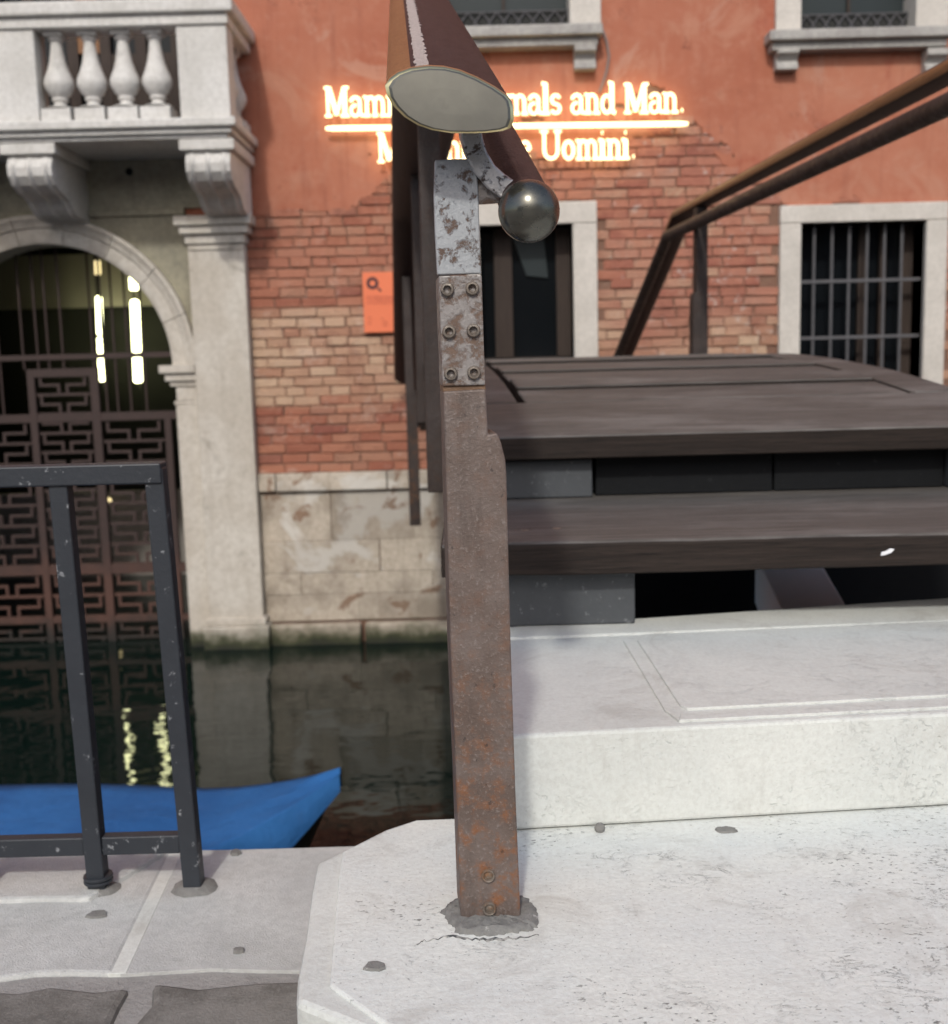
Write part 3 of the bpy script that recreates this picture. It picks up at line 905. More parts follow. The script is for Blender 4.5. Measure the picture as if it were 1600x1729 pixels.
# deck: level front board then planks on an arc
YCR, ZCR = 5.5, .752
KA = (ZCR - T2t) / (YCR - YT2) ** 2
def dz(Y): return ZCR - KA * (YCR - Y) ** 2
y = YT2 + .505
YEND = 2 * YCR - YT2 - .36
xbl, xbr = at(899, 690, YT2 + .5).x + .0, at(1541, 668, YT2 + .5).x - AX * .5
def drift(Y): return AX * (Y - YT2)
def arcplank(x0f, x1f, Ya, Yb, n, name, th=.065, x_in=None):
    rings = []
    for i in range(n + 1):
        Y = Ya + (Yb - Ya) * i / n
        d = drift(Y)
        j = .003 * noise.noise(Vector((Y * 3, x0f * 9, 0)))
        z = dz(Y) + j
        rings.append([Vector((x0f + d, Y, z - th)), Vector((x1f + d, Y, z - th)), Vector((x1f + d, Y, z)), Vector((x0f + d, Y, z))])
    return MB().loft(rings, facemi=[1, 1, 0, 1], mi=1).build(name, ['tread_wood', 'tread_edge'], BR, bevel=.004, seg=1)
arcplank(xl, XR_, YT2, YT2 + .498, 6, 'deck_board', T2t - T2b)
k = 0
while y < YEND - .05:
    w = (.27, .24, .30, .26)[k % 4]
    y2 = min(y + w, YEND)
    # middle planks run across between the border boards
    arcplank(xbl + .014, xbr - .008, y + .009, y2 - .009, 3, 'deck_board').location.z += (.006 if k % 2 else -.005) + rng.uniform(-.002, .002)
    y = y2; k += 1
for (a, b) in ((xl, xbl - .012), (xbr + .006, XR_ - .10)):
    for (ya, yb) in ((YT2 + .507, 5.2), (5.205, YEND)):
        arcplank(a, b, ya, yb, 10, 'border_board', .07)
board('deck_board', xl - .28, XR_ - .28, YEND + .005, YEND + .36, T2b, T2t, 10)
board('tread', xl - .3, XR_ - .3, YEND + .30, YEND + .62, T1b, T1t, 10)
# arched side beams below the deck
def beam(x, w, z_off, h, name, m='black_paint', ya=YT2 + .1, yb=YEND + .2):
    rings = []
    for i in range(15):
        Y = ya + (yb - ya) * i / 14
        z = dz(Y) - z_off; d = drift(Y)
        rings.append([Vector((x + d, Y, z - h)), Vector((x + w + d, Y, z - h)), Vector((x + w + d, Y, z)), Vector((x + d, Y, z))])
    MB().loft(rings).build(name, m, BR, bevel=.004, seg=1)
beam(xl + .02, .1, .075, .22, 'side_beam')
beam(.78, .12, .075, .22, 'side_beam')
beam(XR_ - .16, .1, .075, .22, 'side_beam')
MB().box(xl + .01, xl + .11, YT1 + .42, YT2 + .3, ZB - .12, T1b - .002).build('side_beam', 'black_paint', BR, bevel=.004)
for (x, y) in ((885, 896), (940, 893), (1400, 1)):
    if y > 2:
        c = az(x, y, T1t)
        MB().lathe([(.0001, -.004), (.011, -.004), (.011, .0015), (.004, .002), (.0001, .0012)], c, 12).build('screw_plug', 'bolt_steel', tr1, smooth=40)
c = at(1497, 932, YT1)
lo = [c + Vector((a * .014, -.003 + rng.uniform(-.002, 0), b * .009)) for a, b in ((-1, -.8), (-.3, -.7), (.6, -.1), (1.1, .7), (.5, .9), (-.2, .3), (-.9, 0))]
solo(MB().prism(lo, (0, .005, 0)), 'feather', 'white_scrap', 'tiny white feather stuck to the front edge of the lower wooden tread', 'feather')
MB().box(.0, XR_ + .5, 4.5, 4.6, -.75, dz(4.5) - .31).build('gap_blackout', 'black_paint', BR, bevel=.004)  # added black board, stands in for the darkness under the bridge
# stone bearer seen through the gap under the tread
q = [az(1322, 1022, 0), az(1428, 1018, 0), az(1393, 955, 0), az(1290, 957, 0)]
dd = q[3] - q[0]
q[3] = q[3] + dd * .6; q[2] = q[2] + (q[2] - q[1]) * .6
q[0] = q[0] - dd * .4; q[1] = q[1] - dd * .4
brr = MB().prism([Vector((p.x, p.y, -.02)) for p in q], (0, 0, -.2))
k = NT('mossy_stone')
yy = k.math('ADD', k.xyz()[1], k.math('MULTIPLY', k.noise(14, 4), .3))
cs = k.mix(k.noise(12, 6, .7), (.78, .80, .78), (.86, .87, .85))
cs = k.mix(k.step(yy, q[0].y + .34, q[0].y + .18), cs, (.10, .105, .03))
M['mossy_stone'] = k.fin(cs, .85)
solo(brr, 'stone_bearer', 'mossy_stone', 'narrow mossy stone beam in the dark gap under the lower wooden tread', 'stone beam', bevel=.006)
# abutment under the bridge, campo side
solo(MB().box(.02, 2.4, 2.64, 3.2, ZW - 1.5, -.24), 'abutment', 'trachyte', 'dark masonry abutment below the near end of the wooden bridge', 'abutment')

# ================================================================== IRON QUAY RAILING
IR = thing('quay_railing', 'black painted iron railing with square bars on the quay edge at left', 'railing', az(240, 1500, ZK))
YR = az(318, 1498, ZK).y
def bar(p0, p1, w, d, name, bev=.003):
    p0, p1 = Vector(p0), Vector(p1)
    t = (p1 - p0).normalized()
    e2 = Vector((0, 1, 0)); e1 = e2.cross(t).normalized()
    sq = [(-w / 2, -d / 2), (w / 2, -d / 2), (w / 2, d / 2), (-w / 2, d / 2)]
    rings = [[p + e1 * a + e2 * b for a, b in sq] for p in (p0, p1)]
    return MB().loft(rings).build(name, 'black_iron', IR, bevel=bev)
s_ = 2.05 / 1900
ta, tb = at(262, 792, YR), at(328, 1496, YR)
ua, ub = at(101, 806, YR), at(166, 1486, YR)
bar(tb - Vector((0, 0, .01)), ta + (ta - tb) * .004, .0345, .036, 'end_post')
stepx = ua - ta
bot_off = ub - tb
for i in (1, 2.25, 3.5, 4.75, 6, 7.25, 8.5):
    a = ta + Vector((stepx.x * i, 0, 0)); b = tb + Vector((bot_off.x * i, 0, 0))
    a.z = ta.z - .012; 
    bar(b - Vector((0, 0, .01)) if True else b, a, .034, .034, 'baluster_bar')
hl = at(-10, 803, YR); hl.x = ta.x + stepx.x * 9
bar(Vector((hl.x, YR, ta.z - .006)), Vector((ta.x + .0155, YR, ta.z - .006)), .037, .046, 'top_rail')
lo_z = at(200, 1424, YR).z
def along(i, z):
    a = ta + Vector((stepx.x * i, 0, 0)); b = tb + Vector((bot_off.x * i, 0, 0))
    t = (z - b.z) / (a.z - b.z)
    return b + (a - b) * t
bl_ = (0, 1, 2.25, 3.5, 4.75, 6, 7.25, 8.5, 9)
for i, i2 in zip(bl_, bl_[1:]):
    a, b = along(i, lo_z), along(i2, lo_z)
    bar(Vector((b.x + .017, YR, lo_z)), Vector((a.x - .017, YR, lo_z)), .037, .026, 'bottom_rail')
for i in bl_[:-1]:
    b = tb + Vector((bot_off.x * i, 0, 0))
    zf = ZK
    lo = rough_loop((b.x, YR + .004), .046, .04, 14, .12, zf - .002)
    hi = [Vector((b.x + (p.x - b.x) * .66, YR + (p.y - YR) * .66, zf + .008)) for p in lo]
    MB().loft([lo, hi]).build('mortar_foot', 'cement', IR, smooth=50)
    if i == 1:
        for dzv in (.016, .024):
            MB().lathe([(.02, 0), (.027, .001), (.028, .004), (.027, .007), (.02, .008)], (b.x, YR, zf + dzv), 20).build('collar', 'black_iron', IR, smooth=40)

# ================================================================== COVERED BOAT
tip = at(574, 1302, 4.35)
BT = thing('covered_boat', 'moored boat under a bright blue tarpaulin with upturned bow', 'boat', (tip.x - 2.6, 3.3, ZW))
stations = []
L = 5.6
def boat_half(t):       # t from bow 0 to stern 1
    return .74 * (1 - (1 - min(t / .5, 1)) ** 3.0) * (1 if t < .7 else 1 - .35 * ((t - .7) / .3) ** 2)
zt = tip.z
ymid = 4.0
zg = at(300, 1322, 4.72).z - .01
nst = 26
far0 = az(300, 1321, ZW + .42)
rt, rh = [], []
for i in range(nst + 1):
    t = (i / nst) ** 1.5
    x = tip.x - L * t
    hw = boat_half(t) + .030
    yc = tip.y + (ymid - tip.y) * min(1, (t / .35))
    zs = zg + (zt - zg) * max(0, 1 - t / .13) ** 1.8
    crown = .03 * min(1, t / .2)
    ring = []
    for k in range(13):
        a = k / 12
        u = -1 + 2 * a
        sag = .014 * math.sin(t * 46 + u * 3) + .035 * noise.noise(Vector((t * 22, u * 2.2, 4)))
        ring.append(Vector((x + .0, yc + u * hw, zs + crown * (1 - abs(u) ** 1.6) + sag * (1 - abs(u)))))
    # skirt hanging over the gunwale
    sk = .25 * min(1, .30 + t * 11)
    skn = Vector((x, yc - hw * 1.02, zs - sk)); skf = Vector((x, yc + hw * 1.02, zs - sk))
    rt.append([skn] + ring + [skf])
    hull = []
    for k in range(9):
        a = math.pi * k / 8
        hull.append(Vector((x + .10 * (1 - abs(math.cos(a))) * -1 - .35 * max(0, 1 - t / .15) * math.sin(a), yc - math.cos(a) * hw * (.97 if k in (0, 8) else .93), zs - .015 - math.sin(a) ** .8 * (zs - ZW + .12))))
    rh.append(hull)
mb = MB().loft(rt, True, closed=False)
mb.f = [f for f in mb.f if len(f) == 4]; mb.mi = [0] * len(mb.f)
tp_ = mb.build('tarpaulin', 'tarp', BT, smooth='all')
mh = MB().loft(rh, True, closed=False)
mh.build('hull', 'hull', BT, smooth=40)

# ================================================================== BUILDING
BD = thing('palace_facade', 'terracotta stucco and brick canal facade with stone water gate and balcony', 'building', (0, F, ZW))
def P(mb, name, m, parent=BD, **kw):
    return mb.build(name, m, parent, **kw)
# measurements
gx, gz = at(88, 622, F).x, at(88, 622, F).z
GR = at(293, 622, F).x - gx
pil = rect(335, 415, 428, 1052, F - .12)
cap_top = at(365, 364, F - .15).z
wr = rect(1313, 345, 1592, 700, F)          # window, lower right (outer frame)
wri = rect(1348, 375, 1556, 700, F)
dr = rect(790, 343, 1008, 700, F)           # door
dri = rect(812, 380, 968, 700, F)
um = rect(700, -160, 1010, 42, F)           # upper middle window
umi = rect(738, -130, 962, 40, F); umi = (umi[0], umi[1], rect(690, 42, 1018, 76, F - .18)[3], umi[3])
ur = rect(1310, -160, 1598, 46, F)          # upper right window
uri = rect(1348, -130, 1546, 40, F); uri = (uri[0], uri[1], rect(1300, 46, 1612, 78, F - .18)[3], uri[3])
zbot_w = -.05
bd_open = rect(60, -40, 318, 212, F)        # balcony door
gate_open = (gx - (pil[1] - gx), pil[1] - .02, ZW - 2, cap_top - .01)
win_z0 = .30
openings = [gate_open,
            (wri[0], wri[1], win_z0, wri[3]), (dri[0], dri[1], .1, dri[3]),
            (umi[0], umi[1], umi[2], umi[3]), (uri[0], uri[1], uri[2], uri[3]), (bd_open[0] - .35, bd_open[1], bd_open[2], bd_open[3] + .3)]
def cells(x0, x1, z0, z1, opens, y0, y1, mb):
    xs = sorted({x0, x1, *[v for o in opens for v in o[:2] if x0 < v < x1]})
    zs = sorted({z0, z1, *[v for o in opens for v in o[2:] if z0 < v < z1]})
    for za, zb in zip(zs, zs[1:]):
        run = None
        for xa, xb in zip(xs, xs[1:]):
            cx, cz = (xa + xb) / 2, (za + zb) / 2
            hole = any(o[0] < cx < o[1] and o[2] < cz < o[3] for o in opens)
            if hole:
                if run: mb.box(run[0], run[1], y0, y1, za, zb); run = None
            else:
                run = (run[0], xb) if run else (xa, xb)
        if run: mb.box(run[0], run[1], y0, y1, za, zb)
    return mb
WX0, WX1 = pil[1] - .02, 3.9
P(cells(-26, 26, ZW - 2, 13, openings, F + .004, F + .34, MB()), 'wall', 'mortar')
# plaster: big sheets out of the picture, a ragged fine grid in it
sheet = MB()
cells(-26, WX0, cap_top + .004, 13, openings, F - .010, F + .004, sheet)
cells(-26, gate_open[0] - .05, ZW + .9, cap_top + .004, [], F - .010, F + .004, sheet)
cells(WX0, WX1, 3.62, 13, openings, F - .010, F + .004, sheet)
cells(WX1, 26, ZW + 1.2, 13, [], F - .010, F + .004, sheet)
P(sheet, 'plaster', 'stucco')
def stucco_y(x):
    pts = [(380, 358), (560, 356), (600, 345), (650, 300), (720, 290), (1000, 262), (1060, 232), (1110, 212), (1165, 214), (1215, 262), (1262, 310), (1312, 346), (1590, 350), (1605, 378), (1700, 392)]
    if x <= pts[0][0]: return pts[0][1]
    for a, b in zip(pts, pts[1:]):
        if a[0] <= x <= b[0]: return a[1] + (b[1] - a[1]) * (x - a[0]) / (b[0] - a[0])
    return pts[-1][1]
def is_stucco(x, z):
    u, v = pxof((x, F, z))
    nz = noise.fractal(Vector((x * 2.6, z * 3.4, 3)), .8, 2.2, 5)
    amp = 16 if u < 570 else 30
    if v < stucco_y(u) + amp * nz:
        # islands where plaster has come off
        if v > stucco_y(u) - 75 and 560 < u < 1240 and noise.fractal(Vector((x * 3.3, z * 5.5, 9)), .8, 2.2, 4) > .42: return False
        return True
    return False
CS = .017
nx, nz_ = int((WX1 - WX0) / CS), int((3.62 - .9) / CS)
grid = {}
for i in range(nx):
    for j in range(nz_):
        cx, cz = WX0 + (i + .5) * CS, .9 + (j + .5) * CS
        if any(o[0] < cx < o[1] and o[2] < cz < o[3] for o in openings): continue
        if is_stucco(cx, cz): grid[i, j] = 1
vid, sv, sf = {}, [], []
def gv(i, j, back):
    key = (i, j, back)
    if key not in vid:
        jx = CS * .42 * noise.noise(Vector((i * .9, j * .9, 1))); jz = CS * .42 * noise.noise(Vector((i * .9, j * .9, 7)))
        bumpy = .006 * noise.fractal(Vector((i * .05, j * .05, 2)), .8, 2, 3)
        vid[key] = len(sv)
        sv.append((WX0 + i * CS + jx, F + .004 if back else F - .011 + bumpy * .6, .9 + j * CS + jz))
    return vid[key]
for (i, j) in grid:
    sf.append((gv(i, j, 0), gv(i + 1, j, 0), gv(i + 1, j + 1, 0), gv(i, j + 1, 0)))
    for (di, dj, a, b) in ((-1, 0, (0, 1), (0, 0)), (1, 0, (1, 0), (1, 1)), (0, -1, (0, 0), (1, 0)), (0, 1, (1, 1), (0, 1))):
        if (i + di, j + dj) not in grid:
            sf.append((gv(i + a[0], j + a[1], 0), gv(i + a[0], j + a[1], 1), gv(i + b[0], j + b[1], 1), gv(i + b[0], j + b[1], 0)))
mb = MB(); mb.v, mb.f, mb.mi = sv, sf, [0] * len(sf)
P(mb, 'stucco_coat', 'stucco', smooth=30)

# bricks: individual in the two visible fields, the covered and hidden ones as one part
PITCHZ = .0735
zp0 = at(560, 797, F).z                       # top of the plinth band
def brick_mb(l, h, d=.06):
    jit = lambda: rng.uniform(-.004, .004)
    e = .007
    f_ = [(0 + jit(), 0, 0 + jit()), (l + jit(), 0, 0 + jit()), (l + jit(), 0, h + jit()), (0 + jit(), 0, h + jit())]
    cx, cz = l / 2, h / 2
    fr_ = [(x + (e if x < cx else -e) + jit() * .4, -e * .9, z + (e if z < cz else -e) + jit() * .4) for x, y_, z in f_]
    bk = [(x, d, z) for x, y_, z in f_]
    mb = MB()
    mb.add(fr_ + f_ + bk, [(0, 1, 2, 3), (4, 5, 1, 0), (5, 6, 2, 1), (6, 7, 3, 2), (7, 4, 0, 3), (8, 9, 5, 4), (9, 10, 6, 5), (10, 11, 7, 6), (11, 8, 4, 7)])
    return mb
variants = []
for l in (.115, .135, .155, .19, .205, .22, .232, .245, .26, .275):
    for q_ in range(2):
        o0 = brick_mb(l, .0655 + rng.uniform(-.003, .002)).build('brick', 'brick'); variants.append((l, o0.data)); bpy.data.objects.remove(o0)
notice_px = (612, 458, 690, 562)
stuff = MB()
cands = []
row = 0
z = zp0 + .004
while z < at(1100, 185, F).z:
    x = WX0 + .012
    first = True
    while x < WX1:
        l, me = variants[rng.randrange(6, 18)] if rng.random() < .55 else variants[rng.randrange(0, 8)]
        if first:
            l, me = variants[rng.randrange(0, 8)] if row % 2 else variants[rng.randrange(8, 16)]; first = False
        xa = x
        x += l + rng.uniform(.005, .012)
        xm, zm = xa + l / 2, z + .03
        if any(o[0] - .17 < xm < o[1] + .16 and o[2] - .02 < zm < o[3] + .14 for o in openings[1:5]): 
            continue
        if all(is_stucco(xq, zm) for xq in (xa, xm, xa + l)) and is_stucco(xm, zm - .05): continue
        u, v = pxof((xm, F, zm))
        vis = (405 < u < 672 or 1005 < u < 1318 or u > 1588) and v < 800
        cands.append((vis, xa, z, l, me))
    z += PITCHZ + rng.uniform(-.0015, .0015)
    row += 1
nvis = 0
for vis, xa, zz, l, me in sorted(cands, key=lambda c: (not c[0], c[2])):
    dy = F - .002 + rng.uniform(-.005, .004)
    if vis and nvis < 300:
        put(me, 'brick', BD, (xa, dy, zz + rng.uniform(-.003, .003)), (rng.uniform(-.02, .02), rng.uniform(-.012, .012), rng.uniform(-.015, .015)))
        nvis += 1
    else:
        stuff.add([(v.co.x + xa, v.co.y + dy, v.co.z + zz) for v in me.vertices], [tuple(p_.vertices) for p_ in me.polygons])
if stuff.v:
    tag(P(stuff, 'brickwork', 'brick'), kind='stuff')
print('bricks', nvis, len(cands))

# plinth: band stones, ashlar courses, footing
def stone_box(x0, x1, y0, y1, z0, z1, name, m, b=.008, parent=BD):
    j = lambda: rng.uniform(-.003, .003)
    return P(MB().box(x0 + j(), x1 + j(), y0 + j(), y1, z0 + j() * .5, z1 + j() * .5), name, m, parent, bevel=b)
zb = [at(560, v, F - .05).z for v in (798, 828)]
cuts = [WX0 + .01, at(468, 810, F).x, at(655, 810, F).x, at(775, 810, F).x, 1.2, 2.5, WX1]
for a, b in zip(cuts, cuts[1:]):
    stone_box(a, b - .006, F - .055, F + .003, zb[1], zb[0], 'band_stone', 'plinth_stone')
courses = [830, 912, 966, 1002, 1047]
split = [[WX0, 560, 700, 820], [WX0, 640, 760], [WX0, 505, 728, 800], [WX0, 600, 700, 800]]
for (ya, yb), sp in zip(zip(courses, courses[1:]), split):
    z1_, z0_ = at(560, ya, F).z, at(560, yb, F).z
    xx = [WX0] + [at(s__, 900, F).x for s__ in sp[1:]] + [.9, 1.9, 2.9, WX1]
    for a, b in zip(xx, xx[1:]):
        stone_box(a + .001, b - .001, F - .018 + rng.uniform(-.004, .004), F + .003, z0_ + .001, z1_ - .001, 'plinth_stone', 'plinth_stone', .005)
for a, b in ((WX0, -.9), (-.89, .3), (.31, 1.8), (1.81, WX1)):
    stone_box(a + .02, b, F - .09, F + .003, ZW - .6, at(600, 1049, F).z, 'footing_stone', 'plinth_stone', .02)
stone_box(-26, gate_open[0] - .02, F - .05, F + .003, ZW - 1.5, ZW + .9, 'plinth_stone', 'plinth_stone')
stone_box(WX1 + .005, 26, F - .05, F + .003, ZW - 1.5, ZW + 1.2, 'plinth_stone', 'plinth_stone')

# ------------------------------------------------------------------ water gate in stone
for s in (1, -1):
    def mx(a): return gx + s * (a - gx)
    sh = P(MB().box(mx(pil[0]), mx(pil[1]), F - .12, F + .2, ZW + .06, cap_top - .20), 'pilaster', 'facade_stone', bevel=.008)
    for (o_, za, zb_, pr) in ((.0, cap_top - .245, cap_top - .225, .012), (.015, cap_top - .20, cap_top - .13, .02), (.045, cap_top - .13, cap_top - .07, .055), (.075, cap_top - .07, cap_top, .085)):
        xa, xb_ = mx(pil[0] - o_), mx(pil[1] + o_)
        P(MB().box(xa, xb_, F - .12 - pr, F + .2, za + .001, zb_), 'capital', 'facade_stone', sh, bevel=.009)
    zb0 = at(390, 1050, F - .12).z
    for (o_, za, zb_) in ((.025, zb0 - .03, zb0 + .03), (.045, ZW - .5, zb0 - .031)):
        P(MB().box(mx(pil[0] - o_), mx(pil[1] + o_), F - .12 - o_, F + .2, za, zb_), 'pilaster_base', 'facade_stone', sh, bevel=.01)
    # jamb and impost
    jin = at(297, 850, F).x
    P(MB().box(mx(gx + GR + .012), mx(pil[0] - .004), F - .05, F + .30, ZW - .5, gz - .30), 'jamb', 'facade_stone', bevel=.008)
    for (o_, za, zb_) in ((.0, gz - .299, gz - .27), (-.02, gz - .269, gz - .16), (.02, gz - .159, gz - .12), (.05, gz - .119, gz - .06), (.085, gz - .059, gz + .0)):
        P(MB().box(mx(gx + GR - o_), mx(pil[0] - .004), F - .05 - max(o_, 0) * .8, F + .28, za, zb_), 'impost', 'facade_stone', bevel=.006)
# archivolt: voussoir segments with moulded section
RO = .20
prof = [(0, .26), (0, -.03), (.03, -.05), (.105, -.055), (.115, -.075), (.15, -.085), (.175, -.11), (RO, -.11), (RO, .1)]
nseg = 9
for q_ in range(nseg):
    rings = []
    for i in range(9):
        a = math.pi * (q_ + (i * .996 + .016) / 8.1) / nseg
        rings.append([Vector((gx + (GR + r_) * math.cos(a), F + y_, gz + .001 + (GR + r_) * math.sin(a))) for r_, y_ in prof])
    P(MB().loft(rings), 'voussoir', 'facade_stone', smooth=30)
# spandrel wall above the arch
mb = MB()
sx0, sx1, sz1 = gate_open[0] + .02, gate_open[1] + .0, at(250, 366, F).z
n = 40
arc = [Vector((gx + (GR + RO - .01) * math.cos(math.pi * i / n), 0, gz + (GR + RO - .01) * math.sin(math.pi * i / n))) for i in range(n + 1)]
for i in range(n):
    a, b = arc[i], arc[i + 1]
    if a.z > sz1 - .001 and b.z > sz1 - .001: continue
    qa, qb = Vector((a.x, F - .03, min(a.z, sz1))), Vector((b.x, F - .03, min(b.z, sz1)))
    ta_, tb_ = Vector((a.x, F - .03, sz1)), Vector((b.x, F - .03, sz1))
    mb.prism([qa, qb, tb_, ta_], (0, .25, 0))
    if i == n // 2 - 1 or (i + 1 < n and arc[i + 1].z > sz1 - .001 and arc[min(i + 2, n)].z > sz1 - .001 and mb.v and i < n // 2):
        P(mb, 'spandrel', 'spandrel_stone'); mb = MB()
if mb.v: P(mb, 'spandrel', 'spandrel_stone')
for s in (1, -1):
    xa, xb_ = gx + s * (GR + RO - .01), gx + s * (pil[0] - gx)
    P(MB().box(xa, xb_, F - .031, F + .2, gz, sz1), 'spandrel', 'spandrel_stone')
P(MB().box(sx0, sx1 - .42, F - .06, F + .1, sz1 + .001, sz1 + .05), 'string_course', 'spandrel_stone', bevel=.008)
bz0 = at(250, 236, F).z
P(MB().box(sx0, at(385, 300, F).x, F - .045, F + .1, sz1 + .051, bz0), 'apron', 'spandrel_stone')
hp = at(218, 290, F - .046)
P(MB().lathe([(.0001, 0), (.028, 0), (.028, .006), (.018, .006), (.018, .002), (.0001, .002)], hp, 14, 'y'), 'vent_hole', 'glass')

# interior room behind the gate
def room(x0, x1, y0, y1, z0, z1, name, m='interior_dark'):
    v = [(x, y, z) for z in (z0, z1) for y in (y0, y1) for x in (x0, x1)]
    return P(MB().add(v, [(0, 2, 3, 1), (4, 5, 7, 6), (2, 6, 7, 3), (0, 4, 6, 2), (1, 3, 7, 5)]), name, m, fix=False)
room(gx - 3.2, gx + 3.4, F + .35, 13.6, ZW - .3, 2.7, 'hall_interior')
P(MB().box(gx - 2.6, gx + 2.8, 11.6, 11.75, ZW - .2, at(150, 832, 11.6).z), 'hall_parapet', 'interior_wall', bevel=.01)
P(MB().box(gx - 3, gx + 3, 13.4, 13.5, at(100, 520, 13.4).z, at(100, 430, 13.4).z), 'hall_beam', 'interior_wall')
# vertical luminous tubes inside the hall
for (xa, ya, yb, xb_, lab, r_) in ((165, 472, 568, 168, 'upper left', .034), (168, 570, 598, 170, '', .034), (170, 602, 644, 172, '', .034), (223, 462, 480, 224, '', .045), (226, 506, 594, 231, '', .046), (231, 600, 646, 233, '', .046)):
    pass
TU = [('glowing vertical tube light inside the water gate, left one of the pair', 164, 172, [(440, 464, .25), (500, 566, 1), (570, 600, 1), (603, 644, 1)], .036),
      ('glowing vertical tube light inside the water gate, right one of the pair', 224, 233, [(458, 490, 1), (506, 596, 1), (600, 646, 1)], .050)]
for lab, xa, xb_, segs, r_ in TU:
    Yl = 13.05 if xa > 200 else 13.15
    b0 = at(xb_, 646, Yl)
    t_ = thing('tube_light', lab, 'lamp', b0, 'tube lights in the hall')
    for ya, yb, on in segs:
        pa = at(xa + (xb_ - xa) * (ya - 440) / 206, ya, Yl); pb = at(xa + (xb_ - xa) * (yb - 440) / 206, yb, Yl)
        MB().tube([pa + (pb - pa) * f_ for f_ in (0, .04, .96, 1)], [r_ * .6, r_, r_, r_ * .6], 12).build('tube', 'tube_light' if on == 1 else 'dim_lamp', t_, smooth=50)
    MB().box(b0.x - .012, b0.x + .012, Yl + .05, Yl + .07, b0.z - .1, b0.z + 1.5).build('mounting', 'interior_dark', t_)
for (x, y, r_, lab, m_) in ((183, 845, .03, 'small yellow glow of a lamp low in the dark hall behind the gate', 'dim_lamp'),):
    c = at(x, y, 11.4)
    solo(MB().sphere(c, r_, 14, 8), 'wall_lamp', m_, lab, 'lamp')

# iron fretwork gate
GY = F + .22
GT = P(MB().box(gx - GR - .02, gx + GR + .02, GY, GY + .035, at(150, 606, GY).z, at(150, 597, GY).z), 'gate_rail', 'gate_iron')
tagless = GT
def gbar(x0, y0, x1, y1, name, th=.03, par=GT):
    a, b, c_, d_ = rect(min(x0, x1), min(y0, y1), max(x0, x1), max(y0, y1), GY)
    P(MB().box(a, b, GY + .002, GY + .002 + th, c_, d_), name, 'gate_iron', par)
zt_, zm1, zm2, zbt = [at(120, v, GY).z for v in (622, 705, 962, 1090)]
def X(p): return at(p, 850, GY).x
# frame rails and stiles
for (v0, v1) in ((698, 712), (955, 970), (1042, 1052)):
    z0_, z1_ = at(120, v1, GY).z, at(120, v0, GY).z
    P(MB().box(gx - GR - .02, gx + GR + .02, GY + .001, GY + .034, z0_, z1_), 'gate_rail', 'gate_iron', GT)
stiles = [(-62, -48), (-118, -108), (62, 74), (166, 180), (286, 297)]
for a, b in stiles:
    P(MB().box(X(a), X(b), GY - .004, GY + .04, ZW - .3, at(120, 705, GY).z if a in (-118, 286) else zt_), 'gate_stile', 'gate_iron', GT)
for (a, b) in ((62, 180), (-62, 74)):
    pass
P(MB().box(X(62), X(180), GY - .003, GY + .038, at(120, 636, GY).z, at(120, 622, GY).z), 'gate_rail', 'gate_iron', GT)
# vertical rods in the lunette
for p_ in (-100, -70, -30, 0, 22, 62, 86, 104, 128, 178, 196, 214, 236, 262):
    x = X(p_) - .02
    h = math.sqrt(max(.02, (GR + .02) ** 2 - (x - gx) ** 2))
    zlo = zt_ if 60 < p_ < 170 else at(120, 700, GY).z
    P(MB().tube([(x, GY + .018, zlo), (x, GY + .018, gz + h)], .009, 6), 'gate_rod', 'gate_iron', GT)
def fret(x0, x1, zlo, zhi, cols, name):
    mb = MB()
    pitch = .155
    n_ = max(1, round((zhi - zlo) / pitch)); pitch = (zhi - zlo) / n_
    t = .011
    w = (x1 - x0) / cols
    for r_ in range(n_):
        za, zb_ = zlo + r_ * pitch, zlo + (r_ + 1) * pitch
        zm = (za + zb_) / 2
        mb.box(x0, x1, GY + .006, GY + .030, za - t, za + t)
        for c_ in range(cols):
            xa = x0 + c_ * w
            l, r = xa + w * .16, xa + w * .84
            if (c_) % 2: l, r = r, l
            mb.box(l - t, l + t, GY + .007, GY + .029, zm, zb_ - t)
            mb.box(min(l, r) - t, max(l, r) + t, GY + .0075, GY + .0285, zm - t, zm + t)
            mb.box(r - t, r + t, GY + .007, GY + .029, za + t, zm - t)
    P(mb, name, 'gate_iron', GT)
z705, z955, z970, z1042 = [at(120, v, GY).z for v in (712, 955, 970, 1042)]
fret(X(76), X(164), z955, zt_ - .05, 2, 'fret_panel')
fret(X(76), X(164), z1042, z970, 2, 'fret_panel')
for a, b, c_ in ((-46, 60, 2), (182, 284, 2), (-106, -64, 1)):
    fret(X(a), X(b), z955, z705, c_, 'fret_panel')
    fret(X(a), X(b), z1042, z970, c_, 'fret_panel')
    fret(X(a), X(b), ZW - .1, at(120, 1052, GY).z, c_, 'fret_panel')
fret(X(76), X(164), ZW - .1, at(120, 1052, GY).z, 2, 'fret_panel')

